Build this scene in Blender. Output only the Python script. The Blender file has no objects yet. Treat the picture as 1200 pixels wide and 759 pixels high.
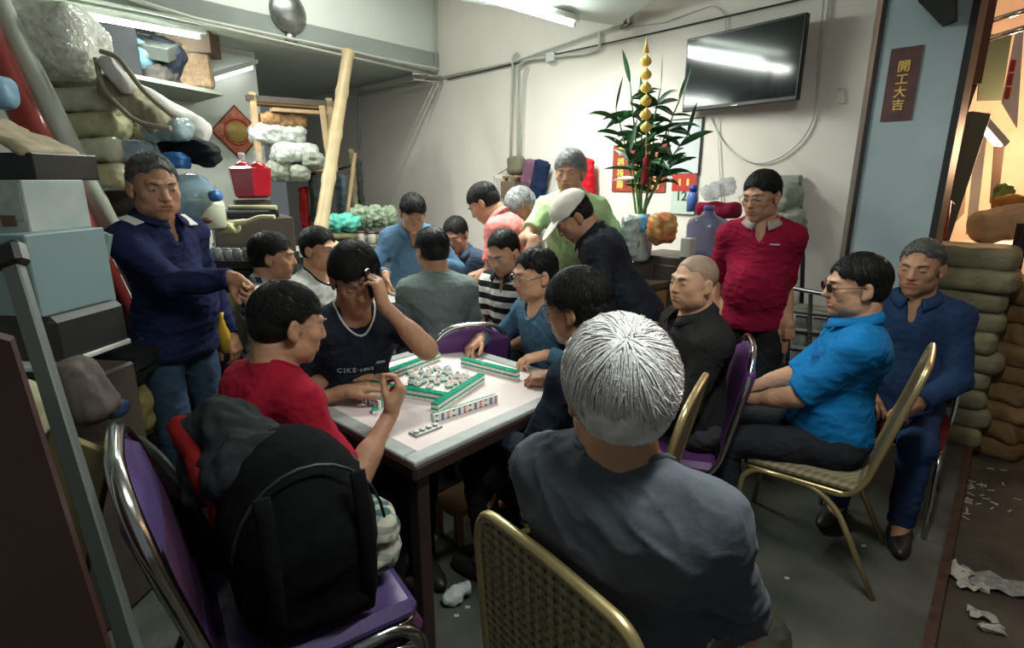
import bpy, math, random
import numpy as np
from mathutils import Vector, Matrix

# ------------------------------------------------------------------ camera, world, lights, exposure
S = bpy.context.scene
COL = S.collection
F, CX, CY, PITCH, CAMZ = 650.0, 600.0, 379.5, math.radians(14.65), 1.6
cam = bpy.data.objects.new('camera', bpy.data.cameras.new('camera'))
COL.objects.link(cam)
cam.data.sensor_width = 36.0
cam.data.lens = 36.0 * F / 1200.0
cam.data.clip_start = 0.03
cam.location = (0, 0, CAMZ)
cam.rotation_euler = (math.pi / 2 - PITCH, 0, 0)
S.camera = cam
S.view_settings.view_transform = 'Standard'
S.view_settings.look = 'None'
S.view_settings.gamma = 1.0
S.view_settings.use_curve_mapping = False
S.view_settings.exposure = 0.12

w = bpy.data.worlds.new('night'); S.world = w; w.use_nodes = True
w.node_tree.nodes['Background'].inputs[0].default_value = (0.85, 0.95, 1.0, 1)
w.node_tree.nodes['Background'].inputs[1].default_value = 0.12

def lamp(name, kind, loc, power, col, size=0.1, size_y=None, aim=None, **kw):
    l = bpy.data.lights.new(name, kind)
    l.energy = power; l.color = col
    if kind == 'AREA':
        l.shape = 'RECTANGLE' if size_y else 'SQUARE'
        l.size = size
        if size_y: l.size_y = size_y
    elif kind in ('POINT', 'SPOT'):
        l.shadow_soft_size = size
    for k, v in kw.items(): setattr(l, k, v)
    o = bpy.data.objects.new(name, l); COL.objects.link(o)
    o.location = loc
    if aim is not None:
        o.rotation_euler = (Vector(aim) - Vector(loc)).to_track_quat('-Z', 'Y').to_euler()
    return o

FLUO = (0.95, 1.0, 0.92)
# light of the strip lamps (their housings and tubes are built further down)
def strip_light(p, q, power):
    p, q = Vector(p), Vector(q)
    m = (p + q) / 2; d = (q - p)
    o = lamp('strip_light', 'AREA', m, power, FLUO, size=d.length, size_y=0.10)
    z = Vector((0, 0, 1)); x = d.normalized(); y = z.cross(x).normalized()
    zz = x.cross(y)
    o.rotation_euler = Matrix((x, y, zz)).transposed().to_euler()
    return o
TUBES = [((0.45, 4.51, 2.70), (-0.40, 3.68, 2.70)), ((1.05, 1.35, 2.70), (0.2, 0.52, 2.70)), ((-2.48, 4.84, 2.69), (-3.24, 3.93, 2.69)), ((-0.95, 5.00, 3.84), (-1.75, 4.05, 3.84))]
strip_light((0.30, 4.36, 2.66), (-0.70, 3.38, 2.66), 66)
strip_light((1.05, 1.35, 2.66), (0.2, 0.52, 2.66), 27)
strip_light((-2.24, 4.64, 2.62), (-3.0, 3.73, 2.62), 46)
strip_light((-0.95, 5.00, 3.80), (-1.75, 4.05, 3.80), 38)  # added unseen lamp, brightens the beam and the left of the back wall
up_ = strip_light((0.30, 4.30, 2.76), (-0.55, 3.45, 2.76), 16)      # the upward half of the first lamp's light
up_.rotation_euler = (math.radians(180), 0, up_.rotation_euler[2])
STREET = [
    lamp('street_glow', 'POINT', (4.9, 5.3, 1.9), 230, (1.0, 0.62, 0.36), size=0.25),
    lamp('street_glow', 'POINT', (4.0, 2.4, 2.6), 16, (1.0, 0.55, 0.3), size=0.25),
]
# ------------------------------------------------------------------ places
_cp, _sp = math.cos(PITCH), math.sin(PITCH)
def ray(px, py):
    u, v = (px - CX) / F, (py - CY) / F
    return Vector((u, _cp - v * _sp, -_sp - v * _cp))
CAM = Vector((0, 0, CAMZ))
def at(px, py, d): return CAM + ray(px, py) * d          # a point d metres along the view axis
def onz(px, py, z):
    r = ray(px, py); return CAM + r * ((z - CAMZ) / r.z)
def V(*a): return Vector(a)
def hd(deg): a = math.radians(deg); return Vector((math.sin(a), math.cos(a), 0))   # compass heading, 0 = away

# ------------------------------------------------------------------ materials
def mat(name, col, rough=0.7, metal=0.0, var=0.0, vs=6.0, bump=0.0, bs=60.0, coat=0.0, spec=0.5, trans=0.0, alpha=1.0, emit=None, es=0.0, col2=None, sheen=0.0, ior=1.45, detail=4.0):
    m = bpy.data.materials.new(name); m.use_nodes = True
    nt = m.node_tree; N = nt.nodes; L = nt.links
    b = N['Principled BSDF']
    c = (*col, 1.0)
    b.inputs['Base Color'].default_value = c
    b.inputs['Roughness'].default_value = rough
    b.inputs['Metallic'].default_value = metal
    b.inputs['Specular IOR Level'].default_value = spec
    b.inputs['Coat Weight'].default_value = coat
    b.inputs['IOR'].default_value = ior
    b.inputs['Transmission Weight'].default_value = trans
    b.inputs['Alpha'].default_value = alpha
    if sheen: b.inputs['Sheen Weight'].default_value = sheen
    if emit:
        b.inputs['Emission Color'].default_value = (*emit, 1); b.inputs['Emission Strength'].default_value = es
    if var or bump or col2:
        tc = N.new('ShaderNodeTexCoord')
    if var or col2:
        n = N.new('ShaderNodeTexNoise'); n.inputs['Scale'].default_value = vs; n.inputs['Detail'].default_value = detail
        L.new(tc.outputs['Object'], n.inputs['Vector'])
        r = N.new('ShaderNodeValToRGB')
        r.color_ramp.elements[0].position = 0.32; r.color_ramp.elements[1].position = 0.68
        if col2:
            r.color_ramp.elements[0].color = c; r.color_ramp.elements[1].color = (*col2, 1)
        else:
            r.color_ramp.elements[0].color = tuple(max(0, x * (1 - var)) for x in col) + (1,)
            r.color_ramp.elements[1].color = tuple(min(1, x * (1 + var)) for x in col) + (1,)
        L.new(n.outputs['Fac'], r.inputs['Fac']); L.new(r.outputs['Color'], b.inputs['Base Color'])
    if bump:
        n2 = N.new('ShaderNodeTexNoise'); n2.inputs['Scale'].default_value = bs; n2.inputs['Detail'].default_value = 5
        L.new(tc.outputs['Object'], n2.inputs['Vector'])
        bp = N.new('ShaderNodeBump'); bp.inputs['Strength'].default_value = bump; bp.inputs['Distance'].default_value = 0.01
        L.new(n2.outputs['Fac'], bp.inputs['Height']); L.new(bp.outputs['Normal'], b.inputs['Normal'])
    return m
def cloth(name, col, **k):
    k.setdefault('rough', 0.92); k.setdefault('spec', 0.15); k.setdefault('var', 0.10); k.setdefault('vs', 9); k.setdefault('bump', 0.25); k.setdefault('bs', 38)
    return mat(name, col, **k)

def pattern(name, kind, c1, c2, period, c3=None, frame=None, duty=0.5):
    """woven patterns: 'stripes' along axis, 'plaid' over two axes, in object coordinates"""
    m = mat(name, c1, rough=0.92, spec=0.15); nt = m.node_tree; N = nt.nodes; L = nt.links
    b = N['Principled BSDF']; tc = N.new('ShaderNodeTexCoord')
    def band(axis):
        d = N.new('ShaderNodeVectorMath'); d.operation = 'DOT_PRODUCT'; d.inputs[1].default_value = axis
        L.new(tc.outputs['Object'], d.inputs[0])
        f = N.new('ShaderNodeMath'); f.operation = 'DIVIDE'; f.inputs[1].default_value = period; L.new(d.outputs['Value'], f.inputs[0])
        g = N.new('ShaderNodeMath'); g.operation = 'FRACT'; L.new(f.outputs[0], g.inputs[0])
        h = N.new('ShaderNodeMath'); h.operation = 'LESS_THAN'; h.inputs[1].default_value = duty; L.new(g.outputs[0], h.inputs[0])
        return h.outputs[0]
    a1, a2 = frame if frame else ((0, 0, 1), (0.7, 0.7, 0))
    x = N.new('ShaderNodeMix'); x.data_type = 'RGBA'
    x.inputs['A'].default_value = (*c1, 1); x.inputs['B'].default_value = (*c2, 1)
    if kind == 'stripes':
        L.new(band(a1), x.inputs['Factor'])
    else:
        s = N.new('ShaderNodeMath'); s.operation = 'ADD'; L.new(band(a1), s.inputs[0]); L.new(band(a2), s.inputs[1])
        s2 = N.new('ShaderNodeMath'); s2.operation = 'MULTIPLY'; s2.inputs[1].default_value = 0.5; L.new(s.outputs[0], s2.inputs[0])
        L.new(s2.outputs[0], x.inputs['Factor'])
    L.new(x.outputs['Result'], b.inputs['Base Color'])
    return m

# ------------------------------------------------------------------ objects and tags
def tag(o, label, cat, group=None, kind=None):
    if label: o['label'] = label
    if cat: o['category'] = cat
    if group: o['group'] = group
    if kind: o['kind'] = kind
    return o
def empty(name, loc, label, cat, group=None, rz=0.0):
    o = bpy.data.objects.new(name, None); COL.objects.link(o)
    o.location = loc; o.rotation_euler = (0, 0, math.radians(rz)); o.empty_display_size = 0.05
    return tag(o, label, cat, group)
def copy_tree(o, parent=None):
    c = o.copy(); COL.objects.link(c)
    if parent: c.parent = parent
    for ch in list(o.children): copy_tree(ch, c)
    return c

class MB:
    """mesh builder; all shapes of one MB become ONE mesh object"""
    def __init__(s): s.v = []; s.f = []; s.m = []; s.sm = []
    def add(s, vs, fs, mi=0, smooth=False):
        b = len(s.v); s.v += [tuple(v) for v in vs]
        s.f += [tuple(i + b for i in f) for f in fs]; s.m += [mi] * len(fs); s.sm += [smooth] * len(fs)
        return s
    def box(s, c, size, rot=None, mi=0, bev=0.0):
        hx, hy, hz = (x / 2 for x in size); c = Vector(c)
        R = rot if isinstance(rot, Matrix) else Matrix.Rotation(math.radians(rot or 0), 3, 'Z')
        if bev <= 0:
            vs = [c + R @ Vector((x, y, z)) for x in (-hx, hx) for y in (-hy, hy) for z in (-hz, hz)]
            return s.add(vs, [(0, 1, 3, 2), (4, 6, 7, 5), (0, 4, 5, 1), (2, 3, 7, 6), (0, 2, 6, 4), (1, 5, 7, 3)], mi)
        b = min(bev, hx * .98, hy * .98, hz * .98)
        vs = []; idx = {}
        for x in (-1, 1):
            for y in (-1, 1):
                for z in (-1, 1):
                    for k in range(3):
                        p = [x * (hx - b), y * (hy - b), z * (hz - b)]; p[k] = (x, y, z)[k] * (hx, hy, hz)[k]
                        idx[(x, y, z, k)] = len(vs); vs.append(c + R @ Vector(p))
        fs = []
        o = (-1, 1)
        for k in range(3):
            a, d = [i for i in range(3) if i != k]
            for sg in o:
                def key(pa, pd, kk=k):
                    t = [0, 0, 0]; t[k] = sg; t[a] = pa; t[d] = pd; return idx[(*t, kk)]
                q = [key(-1, -1), key(1, -1), key(1, 1), key(-1, 1)]
                flip = (sg > 0) == (k == 1)
                fs.append(tuple(q[::-1]) if flip else tuple(q))
        for k in range(3):
            a, d = [i for i in range(3) if i != k]
            for pa in o:
                for pd in o:
                    t0 = [0, 0, 0]; t1 = [0, 0, 0]; t0[k] = -1; t1[k] = 1
                    for t in (t0, t1): t[a] = pa; t[d] = pd
                    fs.append((idx[(*t0, a)], idx[(*t1, a)], idx[(*t1, d)], idx[(*t0, d)]))
        for x in o:
            for y in o:
                for z in o: fs.append((idx[(x, y, z, 0)], idx[(x, y, z, 1)], idx[(x, y, z, 2)]))
        return s.add(vs, fs, mi)
    def tube(s, pts, r, n=10, mi=0, fillet=0.0, closed=False, caps=True, flat=None):
        pts = [Vector(p) for p in pts]
        if fillet > 0:
            out = []; m = len(pts)
            rng = range(m) if closed else range(1, m - 1)
            if not closed: out.append(pts[0])
            for i in rng:
                p, a, b = pts[i], pts[i - 1], pts[(i + 1) % m]
                d1, d2 = (a - p), (b - p); f = min(fillet, d1.length * .49, d2.length * .49)
                A, B = p + d1.normalized() * f, p + d2.normalized() * f
                for k in range(6):
                    t = k / 5; out.append(A * (1 - t) ** 2 + p * 2 * t * (1 - t) + B * t * t)
            if not closed: out.append(pts[-1])
            pts = out
        rs = r if isinstance(r, (list, tuple)) else None
        vs = []; m = len(pts); up = None
        for i in range(m):
            a = pts[i - 1] if (i > 0 or closed) else pts[i]
            b = pts[(i + 1) % m] if (i < m - 1 or closed) else pts[i]
            t = (b - a)
            if t.length < 1e-9: t = Vector((0, 0, 1))
            t.normalize()
            if up is None:
                up = Vector((0, 0, 1)) if abs(t.z) < .9 else Vector((1, 0, 0))
                if flat is not None: up = Vector(flat)
            up = (up - t * up.dot(t)).normalized(); side = t.cross(up)
            rr = rs[min(i, len(rs) - 1)] if rs else r
            ru, rw = (rr, rr)
            if flat is not None: rw = rr; ru = rr * 0.45
            for k in range(n):
                an = 2 * math.pi * k / n
                vs.append(pts[i] + up * math.cos(an) * ru + side * math.sin(an) * rw)
        fs = []
        for i in range(m if closed else m - 1):
            j = (i + 1) % m
            for k in range(n): fs.append((i * n + k, i * n + (k + 1) % n, j * n + (k + 1) % n, j * n + k))
        s.add(vs, fs, mi, True)
        if caps and not closed:
            b = len(s.v) - len(vs)
            s.f += [tuple(b + k for k in range(n))[::-1], tuple(b + (m - 1) * n + k for k in range(n))]; s.m += [mi, mi]; s.sm += [False, False]
        return s
    def lathe(s, c, prof, n=24, mi=0, axis=None, smooth=True):
        c = Vector(c); R = Matrix.Identity(3)
        if axis is not None: R = Vector((0, 0, 1)).rotation_difference(Vector(axis)).to_matrix()
        vs = []
        for (r, z) in prof:
            for k in range(n):
                a = 2 * math.pi * k / n; vs.append(c + R @ Vector((r * math.cos(a), r * math.sin(a), z)))
        fs = []
        for i in range(len(prof) - 1):
            for k in range(n): fs.append((i * n + k, i * n + (k + 1) % n, (i + 1) * n + (k + 1) % n, (i + 1) * n + k))
        fs.append(tuple(range(n))[::-1]); fs.append(tuple((len(prof) - 1) * n + k for k in range(n)))
        return s.add(vs, fs, mi, smooth)
    def ball(s, c, r, n=14, m=9, mi=0, rot=None):
        c = Vector(c); r = (r, r, r) if not isinstance(r, (tuple, list)) else r
        R = rot or Matrix.Identity(3); vs = []
        for i in range(m + 1):
            ph = math.pi * i / m
            for k in range(n):
                a = 2 * math.pi * k / n
                vs.append(c + R @ Vector((r[0] * math.sin(ph) * math.cos(a), r[1] * math.sin(ph) * math.sin(a), -r[2] * math.cos(ph))))
        fs = [(i * n + k, i * n + (k + 1) % n, (i + 1) * n + (k + 1) % n, (i + 1) * n + k) for i in range(m) for k in range(n)]
        return s.add(vs, fs, mi, True)
    def prism(s, pts, th, mi=0):
        """polygon (list of world points) given thickness vector th"""
        th = Vector(th); n = len(pts); P = [Vector(p) for p in pts]
        fs = [tuple(range(n)), tuple(range(2 * n - 1, n - 1, -1))] + [(i, i + n, (i + 1) % n + n, (i + 1) % n) for i in range(n)]
        return s.add(P + [p + th for p in P], fs, mi)
    def build(s, name, mats, parent=None, loc=(0, 0, 0), label=None, cat=None, group=None, kind=None, smooth=None):
        me = bpy.data.meshes.new(name)
        o0 = Vector(loc)
        vs = s.v if o0.length == 0 else [(v[0] - o0.x, v[1] - o0.y, v[2] - o0.z) for v in s.v]
        me.from_pydata(vs, [], s.f); me.update()
        ms = mats if isinstance(mats, (list, tuple)) else [mats]
        for m in ms: me.materials.append(m)
        me.polygons.foreach_set('material_index', s.m)
        me.polygons.foreach_set('use_smooth', s.sm if smooth is None else [smooth] * len(s.f))
        me.validate()
        o = bpy.data.objects.new(name, me); COL.objects.link(o); o.location = o0
        if parent: o.parent = parent
        return tag(o, label, cat, group, kind)

# ------------------------------------------------------------------ blended solids (distance fields turned into one continuous mesh)
def _ax(x): return np.asarray(x, dtype=np.float32)
class Blend:
    def __init__(s): s.ops = []
    def _op(s, fn, lo, hi, k, sub): s.ops.append((fn, np.array(lo, float), np.array(hi, float), k, sub)); return s
    def cone(s, a, b, ra, rb, k=0.02, sub=False, ax=None, q=1.0, cut=False):
        a, b = np.array(a, float), np.array(b, float); ab = b - a; L2 = max(float(ab @ ab), 1e-9)
        dirn = ab / math.sqrt(L2); n = None if ax is None else np.array(ax, float) / np.linalg.norm(ax)
        def fn(x, y, z):
            X, Y, Z = x - a[0], y - a[1], z - a[2]
            if n is not None:
                d = (X * n[0] + Y * n[1] + Z * n[2]) - 0.0
                t0 = np.clip((X * ab[0] + Y * ab[1] + Z * ab[2]) / L2, 0, 1)
                d = d - t0 * float(ab @ n)
                e = (1 / q - 1) * d
                X, Y, Z = X + e * n[0], Y + e * n[1], Z + e * n[2]
            t = np.clip((X * ab[0] + Y * ab[1] + Z * ab[2]) / L2, 0, 1)
            dd = np.sqrt((X - t * ab[0]) ** 2 + (Y - t * ab[1]) ** 2 + (Z - t * ab[2]) ** 2) - (ra + t * (rb - ra))
            if n is not None: dd = dd * (0.5 + 0.5 * min(q, 1))
            if cut:
                pb = (x - b[0]) * dirn[0] + (y - b[1]) * dirn[1] + (z - b[2]) * dirn[2]
                dd = np.maximum(dd, pb)
            return dd
        r = max(ra, rb) * max(1.0, q) + k + .012
        return s._op(fn, np.minimum(a, b) - r, np.maximum(a, b) + r, k, sub)
    def ell(s, c, r, R=None, k=0.02, sub=False):
        c = np.array(c, float); r = np.array(r, float); M = np.eye(3) if R is None else np.array(R, float)
        def fn(x, y, z):
            X, Y, Z = x - c[0], y - c[1], z - c[2]
            p = [(X * M[0, i] + Y * M[1, i] + Z * M[2, i]) for i in range(3)]
            k0 = np.sqrt((p[0] / r[0]) ** 2 + (p[1] / r[1]) ** 2 + (p[2] / r[2]) ** 2) + 1e-9
            k1 = np.sqrt((p[0] / r[0] ** 2) ** 2 + (p[1] / r[1] ** 2) ** 2 + (p[2] / r[2] ** 2) ** 2) + 1e-9
            return k0 * (k0 - 1) / k1
        e = np.abs(M) @ r + k + .012
        return s._op(fn, c - e, c + e, k, sub)
    def rbox(s, c, h, rd, R=None, k=0.01, sub=False):
        c = np.array(c, float); h = np.array(h, float) - rd; M = np.eye(3) if R is None else np.array(R, float)
        def fn(x, y, z):
            X, Y, Z = x - c[0], y - c[1], z - c[2]
            p = [np.abs(X * M[0, i] + Y * M[1, i] + Z * M[2, i]) - h[i] for i in range(3)]
            o = np.sqrt(sum(np.maximum(t, 0) ** 2 for t in p)); return o + np.minimum(np.maximum(np.maximum(p[0], p[1]), p[2]), 0) - rd
        e = np.abs(M) @ (h + rd) + k + .012
        return s._op(fn, c - e, c + e, k, sub)
    def half(s, p, n, lo, hi, k=0.01):
        """cut away the side n points to, inside the box lo..hi"""
        p = np.array(p, float); n = np.array(n, float) / np.linalg.norm(n)
        def fn(x, y, z): return -((x - p[0]) * n[0] + (y - p[1]) * n[1] + (z - p[2]) * n[2])
        return s._op(fn, lo, hi, k, True)
    def grid(s, res):
        adds = [o for o in s.ops if not o[4]]
        lo = np.min([o[1] for o in adds], axis=0) - res * 2; hi = np.max([o[2] for o in adds], axis=0) + res * 2
        n = np.ceil((hi - lo) / res).astype(int) + 1
        G = np.full(n, 0.6, np.float32)
        axs = [(lo[i] + res * np.arange(n[i])).astype(np.float32) for i in range(3)]
        for fn, l, h, k, sub in s.ops:
            i0 = np.maximum(np.floor((l - lo) / res).astype(int), 0); i1 = np.minimum(np.ceil((h - lo) / res).astype(int) + 1, n)
            if np.any(i1 <= i0): continue
            sl = tuple(slice(i0[i], i1[i]) for i in range(3))
            x = axs[0][sl[0]][:, None, None]; y = axs[1][sl[1]][None, :, None]; z = axs[2][sl[2]][None, None, :]
            d = fn(x, y, z).astype(np.float32); g = G[sl]
            if sub:
                d = -d
                hh = np.maximum(k - np.abs(g - d), 0) / k
                G[sl] = np.maximum(g, d) + hh * hh * k * .25
            else:
                hh = np.maximum(k - np.abs(g - d), 0) / k
                G[sl] = np.minimum(g, d) - hh * hh * k * .25
        return G, lo, res
    def mesh(s, res):
        G, lo, res = s.grid(res)
        ins = G < 0
        c = np.zeros(tuple(np.array(ins.shape) - 1), np.uint8)
        for dx in (0, 1):
            for dy in (0, 1):
                for dz in (0, 1):
                    c += ins[dx:ins.shape[0] - 1 + dx, dy:ins.shape[1] - 1 + dy, dz:ins.shape[2] - 1 + dz]
        act = (c > 0) & (c < 8); I = np.argwhere(act)
        idx = np.full(act.shape, -1, np.int32); idx[act] = np.arange(len(I))
        off = [(a, b, d) for a in (0, 1) for b in (0, 1) for d in (0, 1)]
        cv = {o: G[I[:, 0] + o[0], I[:, 1] + o[1], I[:, 2] + o[2]] for o in off}
        acc = np.zeros((len(I), 3)); cnt = np.zeros(len(I))
        for o in off:
            for a in range(3):
                if o[a] == 0:
                    p = list(o); p[a] = 1; p = tuple(p)
                    A, B = cv[o], cv[p]; m = (A < 0) != (B < 0)
                    t = np.where(m, A / np.where(m, A - B, 1), 0)
                    q = np.array(o, float)[None, :].repeat(len(I), 0); q[:, a] += t
                    acc += q * m[:, None]; cnt += m
        verts = lo + (I + acc / np.maximum(cnt, 1)[:, None]) * res
        quads = []
        for a in range(3):
            b, d = [(1, 2), (2, 0), (0, 1)][a]
            sl0 = [slice(1, ins.shape[i] - 1) for i in range(3)]; sl1 = list(sl0)
            sl0[a] = slice(0, ins.shape[a] - 1); sl1[a] = slice(1, ins.shape[a])
            x, y = ins[tuple(sl0)], ins[tuple(sl1)]
            for flip, msk in ((False, x & ~y), (True, ~x & y)):
                J = np.argwhere(msk); J = J + np.array([0 if i == a else 1 for i in range(3)])
                if not len(J): continue
                def g(ob, od):
                    K = J.copy(); K[:, b] -= ob; K[:, d] -= od; return idx[K[:, 0], K[:, 1], K[:, 2]]
                q = np.stack([g(1, 1), g(0, 1), g(0, 0), g(1, 0)], 1)
                quads.append(q[:, ::-1] if flip else q)
        return verts, np.concatenate(quads)

def vnormals(v, q):
    n = np.zeros_like(v); fn = np.cross(v[q[:, 2]] - v[q[:, 0]], v[q[:, 3]] - v[q[:, 1]])
    for i in range(4): np.add.at(n, q[:, i], fn)
    return n / (np.linalg.norm(n, axis=1, keepdims=True) + 1e-12)
def wob(v, freq, seed=0, stretch=(1, 1, 1)):
    """smooth pseudo-noise in -1..1"""
    rs = np.random.RandomState(seed); p = v * np.array(stretch) * freq; out = np.zeros(len(v)); amp = 1.0; tot = 0
    for o in range(3):
        M = rs.normal(size=(3, 3)); ph = rs.uniform(0, 6.28, 3)
        q = p @ M.T + ph
        w_ = np.sin(q[:, 0] + 1.3 * np.sin(q[:, 1])) * np.cos(q[:, 2] + .9 * np.sin(q[:, 0] * .7))
        out += amp * w_; tot += amp; amp *= .5; p = p * 1.9
    return out / tot
def solid(name, bl, res, mats, parent=None, base=(0, 0, 0), folds=None, matfn=None, label=None, cat=None, group=None, kind=None, relax=1):
    v, q = bl.mesh(res)
    for _ in range(relax):      # light smoothing of the lattice
        s_ = np.zeros_like(v); c_ = np.zeros(len(v))
        for i in range(4):
            np.add.at(s_, q[:, i], v[q[:, (i + 1) % 4]] + v[q[:, i - 1]]); np.add.at(c_, q[:, i], 2)
        v = v * .5 + .5 * s_ / np.maximum(c_, 1)[:, None]
    if folds:
        nn = vnormals(v, q)
        for (amp, fr, seed, st) in folds:
            n_ = wob(v, abs(fr), seed, st)
            if fr < 0: n_ = 1 - 2.4 * np.sqrt(np.abs(n_) + .002)
            v = v + nn * (amp * n_)[:, None]
    me = bpy.data.meshes.new(name)
    b = np.array(base, float)
    me.vertices.add(len(v)); me.vertices.foreach_set('co', (v - b).astype(np.float32).ravel())
    me.loops.add(len(q) * 4); me.loops.foreach_set('vertex_index', q.astype(np.int32).ravel())
    me.polygons.add(len(q)); me.polygons.foreach_set('loop_start', np.arange(0, len(q) * 4, 4, dtype=np.int32))
    me.polygons.foreach_set('use_smooth', np.ones(len(q), bool))
    for m in (mats if isinstance(mats, (list, tuple)) else [mats]): me.materials.append(m)
    if matfn is not None:
        me.polygons.foreach_set('material_index', matfn(v[q].mean(1)).astype(np.int32))
    me.update(calc_edges=True); me.validate()
    o = bpy.data.objects.new(name, me); COL.objects.link(o)
    if parent: o.parent = parent
    else: o.location = Vector(base)
    return tag(o, label, cat, group, kind)
# ------------------------------------------------------------------ people
def _n(v): v = np.array(v, float); return v / (np.linalg.norm(v) + 1e-12)
def _perp(v, d): v = np.array(v, float); return _n(v - d * float(v @ d))
def ik(a, b, l1, l2, pole):
    a, b = np.array(a, float), np.array(b, float); d = b - a; L = np.linalg.norm(d)
    m = (l1 + l2) * .995
    if L > m: b = a + d / L * m; d = b - a; L = m
    L = max(L, abs(l1 - l2) + .03)
    x = (l1 * l1 - l2 * l2 + L * L) / (2 * L); h = math.sqrt(max(l1 * l1 - x * x, 0)); e = d / np.linalg.norm(d)
    return a + e * x + _perp(pole, e) * h, b
def rotv(v, k, a):
    k = _n(k); c, s = math.cos(a), math.sin(a); return v * c + np.cross(k, v) * s + k * float(k @ v) * (1 - c)

CURL = {'flat': [(8, 10, 8)] * 4, 'relax': [(22, 30, 22), (26, 34, 25), (30, 38, 26), (34, 40, 28)], 'grip': [(45, 55, 35)] * 4,
        'fist': [(75, 90, 55)] * 4, 'point': [(12, 14, 10), (70, 90, 50), (75, 90, 50), (80, 90, 50)], 'press': [(30, 12, 8), (26, 12, 8), (30, 14, 8), (36, 16, 8)],
        'pinch': [(42, 45, 25), (48, 50, 30), (60, 62, 40), (68, 70, 45)]}
def hand(bl, W, d, n, left, curl='relax', s=1.0):
    d = _n(d); n = _perp(n, d); t = np.cross(n, d) * (1 if left else -1)
    R = np.stack([t, d, n], 1)
    bl.rbox(W + d * .048 * s, np.array([.039, .046, .0145]) * s, .013 * s, R, k=.012)
    bl.cone(W - d * .01, W + d * .04 * s, .0235 * s, .022 * s, k=.02, ax=n, q=.75)
    bl.ell(W + d * .035 * s + t * .026 * s + n * .008, np.array([.017, .032, .014]) * s, R, k=.012)
    fl = [.070, .079, .073, .057]; fr = [.0085, .0088, .0083, .0073]
    for i in range(4):
        p = W + (d * (.088 - (.004 if i in (0, 3) else 0) - (.006 if i == 3 else 0)) + t * (.0295 - .0198 * i)) * s
        spread = (1.5 - i) * math.radians(3.5 if curl in ('flat', 'press', 'relax') else 1)
        fd = rotv(d, n, -spread if False else 0) + t * math.sin(spread); fd = _n(fd); fn = n.copy()
        ax_ = _n(np.cross(fd, fn)); L = fl[i] * s
        for j, fr_ in enumerate((.46, .30, .24)):
            a = math.radians(CURL[curl][i][j]); fd = rotv(fd, ax_, a)
            q = p + fd * L * fr_; bl.cone(p, q, fr[i] * s * (1 - .07 * j), fr[i] * s * (.93 - .07 * j), k=.004 if j else .006); p = q
    tb = {'flat': (.72, .66, .12), 'press': (.72, .66, .25), 'relax': (.70, .52, .45), 'grip': (.55, .35, .8), 'fist': (.75, .05, .75), 'point': (.75, .1, .7), 'pinch': (.85, .2, .75)}[curl]
    p = W + (d * .022 + t * .026 + n * .006) * s
    td = _n(d * tb[0] + t * tb[1] + n * tb[2]); q = p + td * .040 * s; bl.cone(p, q, .013 * s, .0108 * s, k=.012)
    td = _n(td + d * .35 - t * .25); p, q = q, q + td * .031 * s; bl.cone(p, q, .0106 * s, .0098 * s, k=.004)
    td = _n(td + d * .3 - t * .2 + n * .1); p, q = q, q + td * .025 * s; bl.cone(p, q, .0098 * s, .0085 * s, k=.004)

def head_solid(bl, C, R, s, fat=0.0):
    """R columns: left, forward, up"""
    P = lambda x, y, z: C + R @ (np.array([x, y, z]) * s)
    E = lambda p, r, k=.012, sub=False: bl.ell(P(*p), np.array(r) * s, R, k=k, sub=sub)
    E((0, -.014, .034), (.0745, .094, .082), .02)
    E((0, .034, -.022), (.061 + fat * .006, .058, .072), .035)
    E((0, .040, -.062), (.047 + fat * .010, .047, .045), .03)
    E((0, .071, -.094), (.020, .016, .016), .022)
    for x in (-1, 1):
        E((x * .042, .060, -.018), (.022, .020, .022), .018)
        E((x * (.046 + fat * .008), .018, -.062), (.012, .026, .022), .03)
        bl.cone(P(x * .012, .088, .026), P(x * .042, .076, .030), .0095 * s, .009 * s, k=.014)
        E((x * .033, .099, .009), (.0165, .013, .0115), .009, True)
        E((x * .032, .0765, .008), (.0165, .0135, .0125), .006)
    bl.cone(P(0, .086, .018), P(0, .104, -.024), .0085 * s, .0125 * s, k=.011)
    for x in (-1, 1): E((x * .0125, .094, -.027), (.0085, .009, .0075), .006)
    E((0, .078, -.055), (.030, .018, .018), .014)
    bl.cone(P(-.019, .086, -.0515), P(.019, .086, -.0515), .0052 * s, .0052 * s, k=.006); bl.cone(P(-.008, .092, -.051), P(.008, .092, -.051), .0045 * s, .0045 * s, k=.006)
    bl.cone(P(-.015, .087, -.064), P(.015, .087, -.064), .0062 * s, .0062 * s, k=.006)
    bl.cone(P(-.024, .093, -.0578), P(.024, .093, -.0578), .0024 * s, .0024 * s, k=.004, sub=True)
    for x in (-1, 1):
        er = R @ np.array([[math.cos(.35 * x), 0 * 1.0, 0], [math.sin(.35 * x), 1, 0], [0, 0, 1.0]])
        er = np.stack([_n(er[:, 0]), _perp(er[:, 1], _n(er[:, 0])), R[:, 2]], 1)
        bl.ell(P(x * .080, -.010, -.004), np.array([.0085, .019, .032]) * s, er, k=.006)
        bl.ell(P(x * .089, -.006, .002), np.array([.006, .010, .017]) * s, er, k=.006, sub=True)
        bl.ell(P(x * .077, .000, -.028), np.array([.008, .010, .012]) * s, R, k=.006)

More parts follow.
